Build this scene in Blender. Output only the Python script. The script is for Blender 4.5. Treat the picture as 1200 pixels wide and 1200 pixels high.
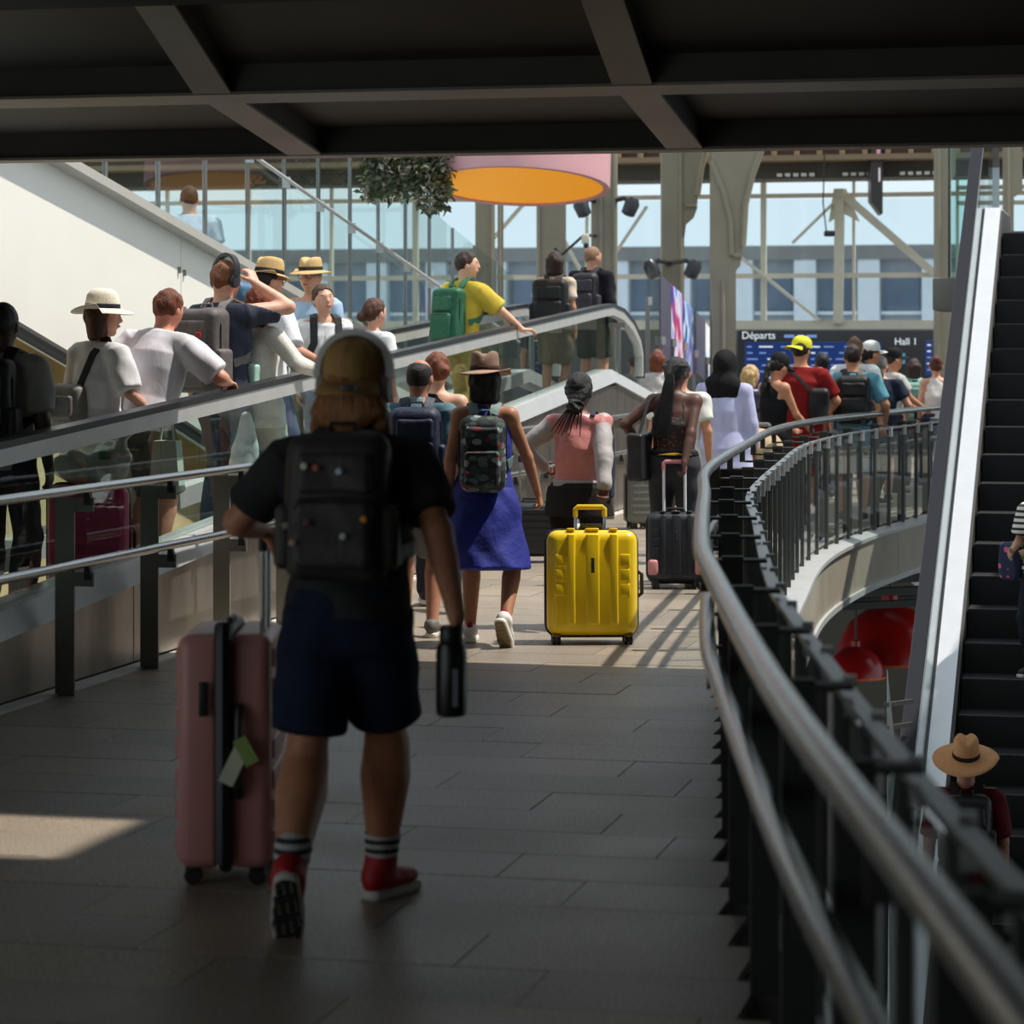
import bpy, bmesh, math, random
import numpy as np
from mathutils import Vector, Matrix

for _o in list(bpy.data.objects):
    bpy.data.objects.remove(_o, do_unlink=True)
S = bpy.context.scene
COL = S.collection
PI = math.pi
random.seed(7)
RNG = np.random.default_rng(11)

# ------------------------------------------------------------------ camera
EYE = 1.72; FPX = 3200.0; HZ = 405.0
cd = bpy.data.cameras.new('camera'); cam = bpy.data.objects.new('camera', cd); COL.objects.link(cam)
cam.location = (0, 0, EYE); cam.rotation_euler = (PI/2, 0, 0)
cd.sensor_width = 24.0; cd.sensor_fit = 'HORIZONTAL'; cd.lens = 24.0*FPX/1200.0
cd.shift_y = -(600.0-HZ)/1200.0
cd.clip_start = 0.1; cd.clip_end = 600
cd.dof.use_dof = True; cd.dof.focus_distance = 16.6; cd.dof.aperture_fstop = 2.8
S.camera = cam
try: S.cycles.transparent_max_bounces = 40
except Exception: pass
# ------------------------------------------------------------------ world, sun, exposure
wd = bpy.data.worlds.new('sky'); S.world = wd; wd.use_nodes = True
nt = wd.node_tree; nt.nodes.clear()
wo = nt.nodes.new('ShaderNodeOutputWorld'); bg = nt.nodes.new('ShaderNodeBackground')
tc = nt.nodes.new('ShaderNodeTexCoord'); sx = nt.nodes.new('ShaderNodeSeparateXYZ'); cr = nt.nodes.new('ShaderNodeValToRGB')
nt.links.new(tc.outputs['Generated'], sx.inputs[0]); nt.links.new(sx.outputs['Z'], cr.inputs[0])
cr.color_ramp.elements[0].position = 0.0; cr.color_ramp.elements[0].color = (.70, .83, .88, 1)
cr.color_ramp.elements[1].position = .35; cr.color_ramp.elements[1].color = (.62, .71, .78, 1)
nt.links.new(cr.outputs[0], bg.inputs[0]); bg.inputs[1].default_value = 1.15
nt.links.new(bg.outputs[0], wo.inputs[0])
sd_ = bpy.data.lights.new('sun', 'SUN'); sun = bpy.data.objects.new('sun', sd_); COL.objects.link(sun)
sd_.energy = 5.0; sd_.angle = math.radians(1.2); sd_.color = (1, .94, .85)
sun.rotation_euler = Vector((.46, .06, .88)).to_track_quat('Z', 'Y').to_euler()
sun.location = (10, -5, 20)
S.view_settings.view_transform = 'Standard'; S.view_settings.look = 'None'
S.view_settings.gamma = 1; S.view_settings.exposure = 0.0
try: S.view_settings.use_curve_mapping = False
except Exception: pass

# ------------------------------------------------------------------ building axes: s along the hall, t across (to the right)
TH = math.radians(13.0); CT, ST = math.cos(TH), math.sin(TH)
def W(s, t, z=0.0): return Vector((ST*s + CT*t, CT*s - ST*t, z))
def at(x, D): return (x-600.0)/FPX*D
def zat(y, D): return EYE-(y-HZ)/FPX*D
def s_of(X, Y): return X*ST + Y*CT
def D_on_t(x, t): return t/((x-600.0)/FPX*CT-ST)

# ------------------------------------------------------------------ materials
MATS = {}
def _pn(name):
    m = bpy.data.materials.new(name); m.use_nodes = True
    return m, m.node_tree, m.node_tree.nodes['Principled BSDF']
def lin(c):
    return tuple(((v/255.)/12.92 if v/255. <= .04045 else ((v/255.+.055)/1.055)**2.4) for v in c) + (1,)
def mat(name, rgb, rough=.6, metal=0., var=.12, scale=20., bump=.0, bscale=200., spec=.5, stretch=None, sheen=0.):
    """procedural material: base colour in sRGB 0-255 with noise variation and bump"""
    key = (name, rgb, rough, metal, var, scale, bump, bscale)
    if key in MATS: return MATS[key]
    m, nt, p = _pn(name)
    c = lin(rgb); L = nt.links
    tcn = nt.nodes.new('ShaderNodeTexCoord'); src = tcn.outputs['Object']
    if stretch:
        mp = nt.nodes.new('ShaderNodeMapping'); mp.inputs['Scale'].default_value = stretch
        L.new(src, mp.inputs[0]); src = mp.outputs[0]
    n = nt.nodes.new('ShaderNodeTexNoise'); n.inputs['Scale'].default_value = scale; n.inputs['Detail'].default_value = 4
    L.new(src, n.inputs['Vector'])
    r = nt.nodes.new('ShaderNodeValToRGB')
    r.color_ramp.elements[0].position = .3; r.color_ramp.elements[1].position = .7
    r.color_ramp.elements[0].color = tuple(max(0, v*(1-var)) for v in c[:3])+(1,)
    r.color_ramp.elements[1].color = tuple(min(1, v*(1+var)) for v in c[:3])+(1,)
    L.new(n.outputs['Fac'], r.inputs[0]); L.new(r.outputs[0], p.inputs['Base Color'])
    p.inputs['Roughness'].default_value = rough; p.inputs['Metallic'].default_value = metal
    p.inputs['Specular IOR Level'].default_value = spec
    if sheen: p.inputs['Sheen Weight'].default_value = sheen
    if bump:
        n2 = nt.nodes.new('ShaderNodeTexNoise'); n2.inputs['Scale'].default_value = bscale; n2.inputs['Detail'].default_value = 3
        L.new(src, n2.inputs['Vector'])
        b = nt.nodes.new('ShaderNodeBump'); b.inputs['Strength'].default_value = bump; b.inputs['Distance'].default_value = .01
        L.new(n2.outputs['Fac'], b.inputs['Height']); L.new(b.outputs[0], p.inputs['Normal'])
    MATS[key] = m
    return m
def cloth(rgb, name='cloth'): return mat(name, rgb, .85, 0, .10, 35, .35, 60, .25)
def cloth_fold(rgb): return mat('folded_cloth', rgb, .85, 0, .10, 9, .35, 16, .2, stretch=(1.6, 1.6, .6))
def skin(rgb): return mat('skin', rgb, .5, 0, .10, 25, .08, 220, .45)
def hairm(rgb): return mat('hair', rgb, .5, 0, .45, 90, .8, 160, .4, stretch=(1, 1, .18))
def nylon(rgb): return mat('nylon', rgb, .55, 0, .15, 30, .3, 45, .4)
def plastic(rgb, rough=.3): return mat('plastic', rgb, rough, 0, .05, 12, 0, 0, .5)
def steel(v=170, rough=.28): return mat('brushed_steel', (v, v, v), rough, 1., .08, 40, .05, 300, .5, stretch=(1, 1, 8))
def paint(rgb, rough=.5, var=.05): return mat('paint', rgb, rough, 0, var, 3, .02, 90, .5)
def pattern(name, base, cols, scale=60, kind='VORONOI', rough=.7, thr=.5, stretch=None):
    m, nt, p = _pn(name); L = nt.links
    tcn = nt.nodes.new('ShaderNodeTexCoord'); src = tcn.outputs['Object']
    if stretch:
        mp = nt.nodes.new('ShaderNodeMapping'); mp.inputs['Scale'].default_value = stretch
        L.new(src, mp.inputs[0]); src = mp.outputs[0]
    v = nt.nodes.new('ShaderNodeTexVoronoi'); v.inputs['Scale'].default_value = scale; L.new(src, v.inputs['Vector'])
    sep = nt.nodes.new('ShaderNodeSeparateColor'); L.new(v.outputs['Color'], sep.inputs[0])
    r = nt.nodes.new('ShaderNodeValToRGB'); r.color_ramp.interpolation = 'CONSTANT'
    els = r.color_ramp.elements
    els[0].position = 0; els[0].color = lin(cols[0]); els[1].position = 1/len(cols); els[1].color = lin(cols[1 % len(cols)])
    for i in range(2, len(cols)):
        e = els.new(i/len(cols)); e.color = lin(cols[i])
    L.new(sep.outputs[0], r.inputs[0])
    mx = nt.nodes.new('ShaderNodeMix'); mx.data_type = 'RGBA'
    lt = nt.nodes.new('ShaderNodeMath'); lt.operation = 'LESS_THAN'; lt.inputs[1].default_value = thr
    L.new(v.outputs['Distance'], lt.inputs[0]); L.new(lt.outputs[0], mx.inputs['Factor'])
    mx.inputs[6].default_value = lin(base); L.new(r.outputs[0], mx.inputs[7]); L.new(mx.outputs[2], p.inputs['Base Color'])
    p.inputs['Roughness'].default_value = rough
    return m
def stripes(name, a, b, freq, axis=2, duty=.5, rough=.8):
    m, nt, p = _pn(name); L = nt.links
    tcn = nt.nodes.new('ShaderNodeTexCoord'); s = nt.nodes.new('ShaderNodeSeparateXYZ'); L.new(tcn.outputs['Object'], s.inputs[0])
    mu = nt.nodes.new('ShaderNodeMath'); mu.operation = 'MULTIPLY'; mu.inputs[1].default_value = freq; L.new(s.outputs[axis], mu.inputs[0])
    fr = nt.nodes.new('ShaderNodeMath'); fr.operation = 'FRACT'; L.new(mu.outputs[0], fr.inputs[0])
    lt = nt.nodes.new('ShaderNodeMath'); lt.operation = 'LESS_THAN'; lt.inputs[1].default_value = duty; L.new(fr.outputs[0], lt.inputs[0])
    mx = nt.nodes.new('ShaderNodeMix'); mx.data_type = 'RGBA'; L.new(lt.outputs[0], mx.inputs['Factor'])
    mx.inputs[6].default_value = lin(a); mx.inputs[7].default_value = lin(b); L.new(mx.outputs[2], p.inputs['Base Color'])
    p.inputs['Roughness'].default_value = rough
    return m
def glass(name='clear_glass', tint=(.92, .96, .95), refl=.8):
    if name in MATS: return MATS[name]
    m = bpy.data.materials.new(name); m.use_nodes = True; nt = m.node_tree; nt.nodes.clear(); L = nt.links
    o = nt.nodes.new('ShaderNodeOutputMaterial'); mx = nt.nodes.new('ShaderNodeMixShader')
    tr = nt.nodes.new('ShaderNodeBsdfTransparent'); tr.inputs[0].default_value = tint+(1,)
    gl = nt.nodes.new('ShaderNodeBsdfGlossy'); gl.inputs['Roughness'].default_value = .01; gl.inputs[0].default_value = (refl,)*3+(1,)
    fr = nt.nodes.new('ShaderNodeFresnel'); fr.inputs[0].default_value = 1.5
    ge = nt.nodes.new('ShaderNodeNewGeometry'); iv = nt.nodes.new('ShaderNodeMath'); iv.operation = 'SUBTRACT'; iv.inputs[0].default_value = 1.; L.new(ge.outputs['Backfacing'], iv.inputs[1])
    mu = nt.nodes.new('ShaderNodeMath'); mu.operation = 'MULTIPLY'; L.new(fr.outputs[0], mu.inputs[0]); L.new(iv.outputs[0], mu.inputs[1]); L.new(mu.outputs[0], mx.inputs[0]); L.new(tr.outputs[0], mx.inputs[1]); L.new(gl.outputs[0], mx.inputs[2]); L.new(mx.outputs[0], o.inputs[0])
    MATS[name] = m
    return m
def frosted(): return None

# ------------------------------------------------------------------ objects
def tag(o, label=None, cat=None, group=None, kind=None):
    if label: o['label'] = label
    if cat: o['category'] = cat
    if group: o['group'] = group
    if kind: o['kind'] = kind
    return o
def empty(name, loc=(0, 0, 0), rz=0.0, label=None, cat=None, group=None, kind=None):
    o = bpy.data.objects.new(name, None); COL.objects.link(o); o.empty_display_size = .1
    o.location = loc; o.rotation_euler = (0, 0, rz)
    return tag(o, label, cat, group, kind)
def mesh_obj(name, V, F, m, parent=None, smooth=True, angle=None):
    me = bpy.data.meshes.new(name)
    if isinstance(V, np.ndarray) and isinstance(F, np.ndarray):
        nv, nf = len(V), len(F)
        me.vertices.add(nv); me.vertices.foreach_set('co', V.astype(np.float32).ravel())
        me.loops.add(nf*4); me.loops.foreach_set('vertex_index', F.astype(np.int32).ravel())
        me.polygons.add(nf); me.polygons.foreach_set('loop_start', np.arange(0, nf*4, 4, dtype=np.int32))
        me.polygons.foreach_set('loop_total', np.full(nf, 4, dtype=np.int32))
        me.polygons.foreach_set('use_smooth', np.ones(nf, dtype=bool))
        me.update(calc_edges=True)
    else:
        me.from_pydata([tuple(v) for v in V], [], F)
        if smooth:
            me.polygons.foreach_set('use_smooth', np.ones(len(me.polygons), dtype=bool))
            if angle is not None:
                me.set_sharp_from_angle(angle=math.radians(angle))
        me.update()
    o = bpy.data.objects.new(name, me); COL.objects.link(o)
    if m is not None: me.materials.append(m)
    if parent is not None: o.parent = parent
    return o
class MB:
    def __init__(s): s.v = []; s.f = []
    def add(s, V, F):
        n = len(s.v); s.v += [Vector(v) for v in V]; s.f += [tuple(i+n for i in f) for f in F]; return s
    def hexa(s, P):   # 8 points: bottom 4 ccw, top 4 ccw
        return s.add(P, [(3, 2, 1, 0), (4, 5, 6, 7), (0, 1, 5, 4), (1, 2, 6, 5), (2, 3, 7, 6), (3, 0, 4, 7)])
    def box(s, c, size, R=None):
        c = Vector(c); hx, hy, hz = size[0]/2, size[1]/2, size[2]/2
        P = [Vector(p) for p in ((-hx, -hy, -hz), (hx, -hy, -hz), (hx, hy, -hz), (-hx, hy, -hz), (-hx, -hy, hz), (hx, -hy, hz), (hx, hy, hz), (-hx, hy, hz))]
        if R is not None: P = [R @ p for p in P]
        return s.hexa([p+c for p in P])
    def rbox(s, c, size, bev=.02, seg=3, R=None):
        bm = bmesh.new(); bmesh.ops.create_cube(bm, size=1.0)
        for v in bm.verts: v.co = Vector((v.co.x*size[0], v.co.y*size[1], v.co.z*size[2]))
        bmesh.ops.bevel(bm, geom=bm.edges[:], offset=min(bev, min(size)*.49), segments=seg, profile=.5, affect='EDGES')
        bm.verts.index_update()
        P = [v.co.copy() for v in bm.verts]; F = [tuple(v.index for v in f.verts) for f in bm.faces]; bm.free()
        if R is not None: P = [R @ p for p in P]
        return s.add([p+Vector(c) for p in P], F)
    def bar(s, a, b, w, h, up=(0, 0, 1)):  # box bar from a to b, width w across, height h along up
        a, b = Vector(a), Vector(b); d = (b-a).normalized(); u = Vector(up); x = d.cross(u)
        if x.length < 1e-5: x = d.cross(Vector((1, 0, 0)))
        x.normalize(); u = x.cross(d).normalized()
        P = []
        for q in (a, b):
            P += [q-x*w/2-u*h/2, q+x*w/2-u*h/2, q+x*w/2+u*h/2, q-x*w/2+u*h/2]
        return s.add(P, [(0, 1, 2, 3), (7, 6, 5, 4), (0, 4, 5, 1), (1, 5, 6, 2), (2, 6, 7, 3), (3, 7, 4, 0)])
    def tube(s, pts, r, n=10, closed=False):
        pts = [Vector(p) for p in pts]; m = len(pts); rr = r if isinstance(r, (list, tuple)) else [r]*m
        V = []; up = None
        for i, p in enumerate(pts):
            if closed: d = pts[(i+1) % m]-pts[i-1]
            else: d = pts[min(i+1, m-1)]-pts[max(i-1, 0)]
            d.normalize()
            if up is None:
                up = Vector((0, 0, 1)) if abs(d.z) < .9 else Vector((1, 0, 0))
            x = d.cross(up); x.normalize(); up = x.cross(d).normalized()
            for k in range(n):
                a = 2*PI*k/n; V.append(p+(x*math.cos(a)+up*math.sin(a))*rr[i])
        F = []
        for i in range(m if closed else m-1):
            j = (i+1) % m
            for k in range(n):
                l = (k+1) % n; F.append((i*n+k, i*n+l, j*n+l, j*n+k))
        if not closed:
            F.append(tuple(range(n))[::-1]); F.append(tuple((m-1)*n+k for k in range(n)))
        return s.add(V, F)
    def lathe(s, prof, n=24, c=(0, 0, 0), sc=(1, 1), R=None):
        V = []; c = Vector(c)
        for (r, z) in prof:
            for k in range(n):
                a = 2*PI*k/n; v = Vector((r*sc[0]*math.cos(a), r*sc[1]*math.sin(a), z))
                if R is not None: v = R @ v
                V.append(v+c)
        F = []
        for i in range(len(prof)-1):
            for k in range(n):
                l = (k+1) % n; F.append((i*n+k, i*n+l, (i+1)*n+l, (i+1)*n+k))
        F.append(tuple(range(n))[::-1]); F.append(tuple((len(prof)-1)*n+k for k in range(n)))
        return s.add(V, F)
    def prism(s, poly, z0, z1):
        n = len(poly); V = [(p[0], p[1], z0) for p in poly]+[(p[0], p[1], z1) for p in poly]
        return s.add(V, [tuple(range(n))[::-1], tuple(range(n, 2*n))]+[(i, (i+1) % n, n+(i+1) % n, n+i) for i in range(n)])
    def ribbon(s, pts, nrm, w, th):
        pts = [Vector(p) for p in pts]; m = len(pts); V = []
        for i, p in enumerate(pts):
            d = (pts[min(i+1, m-1)]-pts[max(i-1, 0)]).normalized(); n = Vector(nrm[i]).normalized(); x = d.cross(n).normalized()
            V += [p-x*w/2, p+x*w/2, p+x*w/2+n*th, p-x*w/2+n*th]
        F = []
        for i in range(m-1):
            for k in range(4):
                l = (k+1) % 4; F.append((i*4+k, i*4+l, i*4+4+l, i*4+4+k))
        F += [(3, 2, 1, 0), (m*4-4, m*4-3, m*4-2, m*4-1)]
        return s.add(V, F)
    def build(s, name, m, parent=None, smooth=True, angle=35, off=None):
        V = s.v if off is None else [v-Vector(off) for v in s.v]
        return mesh_obj(name, V, s.f, m, parent, smooth, angle)
def copy_tree(o, parent=None):
    c = o.copy(); COL.objects.link(c); c.parent = parent
    for ch in list(o.children): copy_tree(ch, c)
    return c
def rename_root(o): return o

# ------------------------------------------------------------------ implicit surfaces (bodies, clothes, bags)
def A3(v): return np.array(v, dtype=np.float64)
def unit(v):
    v = A3(v); return v/ (np.linalg.norm(v)+1e-12)
def seg(p0, p1, H, A, B=None, lat=(1, 0, 0), k=.03, cap=1.0, cuts=(), c0=None, c1=None):
    p0, p1 = A3(p0), A3(p1)
    if np.linalg.norm(p1-p0) < 1e-6: p1 = p0+A3((0, 0, 1e-4))
    ax = unit(p1-p0); l = A3(lat)-ax*np.dot(lat, ax)
    if np.linalg.norm(l) < 1e-4: l = np.cross(ax, A3((0, 1, 0)))
    l = unit(l)
    return dict(p0=p0, L=np.linalg.norm(p1-p0), ax=ax, l=l, d=np.cross(ax, l), H=A3(H), A=A3(A), B=A3(B if B is not None else A), k=k, cap=cap, cuts=cuts, t='s')
def cone(p0, p1, r0, r1, k=.03, **kw): return seg(p0, p1, (0, 1), (r0, r1), k=k, **kw)
def ell(c, r, R=None, k=.02, cuts=()):
    R = np.eye(3) if R is None else np.array(R)
    return dict(c=A3(c), r=A3(r), R=R, k=k, cuts=cuts, t='e')
def rbx(c, half, rad, R=None, k=.01, cuts=()):
    R = np.eye(3) if R is None else np.array(R)
    return dict(c=A3(c), h=A3(half)-rad, rad=rad, R=R, k=k, cuts=cuts, t='b', hh=A3(half))
def pd(p, P):
    if p['t'] == 's':
        w = P-p['p0']; h = w @ p['ax']/p['L']; hc = np.clip(h, 0, 1); o = (h-hc)*p['L']
        x = w @ p['l']; y = w @ p['d']; a = np.interp(hc, p['H'], p['A']); b = np.interp(hc, p['H'], p['B']); c = np.minimum(a, b)*p['cap']
        r = np.sqrt((x/a)**2+(y/b)**2+(o/c)**2)+1e-6; rho = np.sqrt(x*x+y*y+o*o)
        d = rho-rho/r
        d = np.where(r < .05, -np.minimum(a, b), d)
    elif p['t'] == 'e':
        w = (P-p['c']) @ p['R']; q = np.sqrt(((w/p['r'])**2).sum(1))+1e-6; rho = np.sqrt((w*w).sum(1)); d = rho-rho/q
        d = np.where(q < .05, -p['r'].min(), d)
    else:
        w = np.abs((P-p['c']) @ p['R'])-p['h']; d = np.sqrt((np.maximum(w, 0)**2).sum(1))+np.minimum(w.max(1), 0)-p['rad']
    for (cp, cn) in p['cuts']:
        d = np.maximum(d, (P-A3(cp)) @ unit(cn))
    return d
def pbb(p):
    if p['t'] == 's':
        r = max(p['A'].max(), p['B'].max()); e = p['p0']+p['ax']*p['L']
        return np.minimum(p['p0'], e)-r, np.maximum(p['p0'], e)+r
    if p['t'] == 'e':
        e = np.sqrt(((p['R']*p['r'])**2).sum(1)); return p['c']-e, p['c']+e
    e = (np.abs(p['R'])*p['hh']).sum(1); return p['c']-e, p['c']+e
def sdf(prims, P, cull=False):
    d = np.full(len(P), .5)
    for p in prims:
        if cull:
            lo, hi = pbb(p); m = ((P > lo-.05) & (P < hi+.05)).all(1)
            if not m.any(): continue
            di = np.full(len(P), .5); di[m] = pd(p, P[m])
        else: di = pd(p, P)
        k = p['k']
        if p.get('sub'):
            d = np.maximum(d, -di); continue
        if k > 0:
            h = np.clip(.5+.5*(d-di)/k, 0, 1); d = d*(1-h)+di*h-k*h*(1-h)
        else: d = np.minimum(d, di)
    return d
def folds(P, amp, freq, seed):
    r = np.random.default_rng(seed); out = np.zeros(len(P))
    for i in range(5):
        v = r.normal(size=3); v = v/np.linalg.norm(v)*freq*(.6+.9*r.random()); out += np.sin(P @ v+r.random()*6.28+1.3*np.sin(P @ (v[[1, 2, 0]]*.5)))
    return amp*out/2.2
def iso(prims, v, cuts=(), fold=None):
    lo = np.min([pbb(p)[0] for p in prims if not p.get('sub')], axis=0)-3*v; hi = np.max([pbb(p)[1] for p in prims if not p.get('sub')], axis=0)+3*v
    B = 6; n = np.ceil((hi-lo)/v/B).astype(int); nb = n
    ctr = [lo[i]+(np.arange(n[i])+.5)*B*v for i in range(3)]
    C = np.stack(np.meshgrid(*ctr, indexing='ij'), -1).reshape(-1, 3)
    dc = sdf(prims, C)
    for (cp, cn) in cuts: dc = np.maximum(dc, (C-A3(cp)) @ unit(cn))
    act = (np.abs(dc) < B*v*1.25+.012).reshape(nb)
    N = nb*B
    D = np.repeat(np.repeat(np.repeat(np.where(dc < 0, -1., 1.).reshape(nb), B, 0), B, 1), B, 2).astype(np.float32)
    M = np.repeat(np.repeat(np.repeat(act, B, 0), B, 1), B, 2)
    I = np.argwhere(M)
    P = lo+(I+.5)*v
    d = sdf(prims, P, True)
    if fold: d = d+folds(P, *fold)
    for (cp, cn) in cuts: d = np.maximum(d, (P-A3(cp)) @ unit(cn))
    D[M] = d
    Sg = D < 0
    cnt = np.zeros(N-1, dtype=np.int8)
    for i in (0, 1):
        for j in (0, 1):
            for k in (0, 1): cnt += Sg[i:N[0]-1+i, j:N[1]-1+j, k:N[2]-1+k]
    ac = (cnt > 0) & (cnt < 8)
    idx = np.argwhere(ac); 
    if len(idx) == 0: return None
    ids = np.full(N-1, -1, dtype=np.int64); ids[ac] = np.arange(len(idx))
    vals = {}
    for i in (0, 1):
        for j in (0, 1):
            for k in (0, 1): vals[(i, j, k)] = D[idx[:, 0]+i, idx[:, 1]+j, idx[:, 2]+k].astype(np.float64)
    acc = np.zeros((len(idx), 3)); nn = np.zeros(len(idx))
    cs = list(vals)
    for a in cs:
        for b in cs:
            if sum(b)-sum(a) == 1 and sum(abs(b[i]-a[i]) for i in range(3)) == 1:
                va, vb = vals[a], vals[b]; m = (va < 0) != (vb < 0)
                t = np.where(m, va/(va-vb+1e-12), 0)
                for ax in range(3):
                    acc[:, ax] += np.where(m, a[ax]+(b[ax]-a[ax])*t, 0)
                nn += m
    V = lo+(idx+acc/nn[:, None]+.5)*v
    Q = []
    for ax in range(3):
        o1, o2 = (ax+1) % 3, (ax+2) % 3
        sl0 = [slice(1, N[i]-1) for i in range(3)]; sl1 = [slice(1, N[i]-1) for i in range(3)]
        sl0[ax] = slice(0, N[ax]-1); sl1[ax] = slice(1, N[ax])
        s0 = Sg[tuple(sl0)]; s1 = Sg[tuple(sl1)]
        e = np.argwhere(s0 != s1)
        if len(e) == 0: continue
        fl = s0[tuple(e.T)]
        base = e.copy(); base[:, o1] += 1; base[:, o2] += 1
        q = []
        for (da, db) in ((-1, -1), (0, -1), (0, 0), (-1, 0)):
            c = base.copy(); c[:, o1] += da; c[:, o2] += db; q.append(ids[c[:, 0], c[:, 1], c[:, 2]])
        q = np.stack(q, 1); q[~fl] = q[~fl][:, ::-1]; Q.append(q)
    Q = np.concatenate(Q); Q = Q[(Q >= 0).all(1)]
    return V, Q
def iso_obj(name, prims, v, m, parent, cuts=(), fold=None, off=None):
    r = iso(prims, v, cuts, fold)
    if r is None: return None
    V, Q = r
    if off is not None: V = V-A3(off)
    return mesh_obj(name, V, Q, m, parent)
def grad(prims, p):
    e = .004; P = np.array([p+A3(d) for d in ((e, 0, 0), (-e, 0, 0), (0, e, 0), (0, -e, 0), (0, 0, e), (0, 0, -e))])
    d = sdf(prims, P); return unit((d[0]-d[1], d[2]-d[3], d[4]-d[5]))
def push(prims, p, lev):
    p = A3(p)
    for _ in range(5):
        d = sdf(prims, p[None])[0]; g = grad(prims, p); p = p-g*(d-lev)
    return p, grad(prims, p)
def rot(yaw=0, pitch=0, roll=0):   # columns: right, forward, up
    return np.array(Matrix.Rotation(yaw, 3, 'Z') @ Matrix.Rotation(pitch, 3, 'X') @ Matrix.Rotation(roll, 3, 'Y'))
# ------------------------------------------------------------------ people
def ik(a, b, l1, l2, pole):
    a, b = A3(a), A3(b); d = b-a; L = np.linalg.norm(d); Lm = (l1+l2)*.998
    if L > Lm: b = a+d/L*Lm; d = b-a; L = Lm
    x = (l1*l1-l2*l2+L*L)/(2*L); h = math.sqrt(max(l1*l1-x*x, 0)); u = d/L
    p = A3(pole)-u*np.dot(pole, u)
    return a+u*x+unit(p)*h, b
def hand_prims(wr, dirv, palm, side, k, curl=.35, spread=.0):
    """wr wrist, dirv direction of the hand, palm: direction the palm faces, side +1 right / -1 left"""
    d = unit(dirv); pn = A3(palm)-d*np.dot(palm, d); pn = unit(pn)
    lat = np.cross(d, pn)*side                     # towards the thumb
    P = [seg(wr-d*.01, wr+d*.085*k, (0, .4, 1), (.026*k, .038*k, .038*k), (.018*k, .016*k, .012*k), lat=lat, k=.015)]
    for i, (ln, off) in enumerate(((.078, .028), (.086, .0095), (.080, -.0095), (.062, -.028))):
        b = wr+d*(.082-.004*abs(i-1.3))*k+lat*off*k; dd = d+lat*(off*spread*8); a = 0.
        for j, fr in enumerate((.46, .31, .23)):
            a += curl*(.9 if j == 0 else 1.05)
            q = unit(dd)*math.cos(a)+pn*math.sin(a); e = b+q*ln*fr*k
            P.append(cone(b, e, (.0098-.001*j)*k, (.0090-.001*j)*k, k=.006)); b = e
    b = wr+d*.022*k+lat*.026*k; t1 = unit(d*.75+lat*.75+pn*(.25+.4*curl)); e = b+t1*.042*k
    P.append(cone(b, e, .015*k, .011*k, k=.012)); t2 = unit(d*.9+lat*(.35-.4*curl)+pn*(.15+.7*curl)); P.append(cone(e, e+t2*.038*k, .0105*k, .0085*k, k=.006))
    return P

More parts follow.
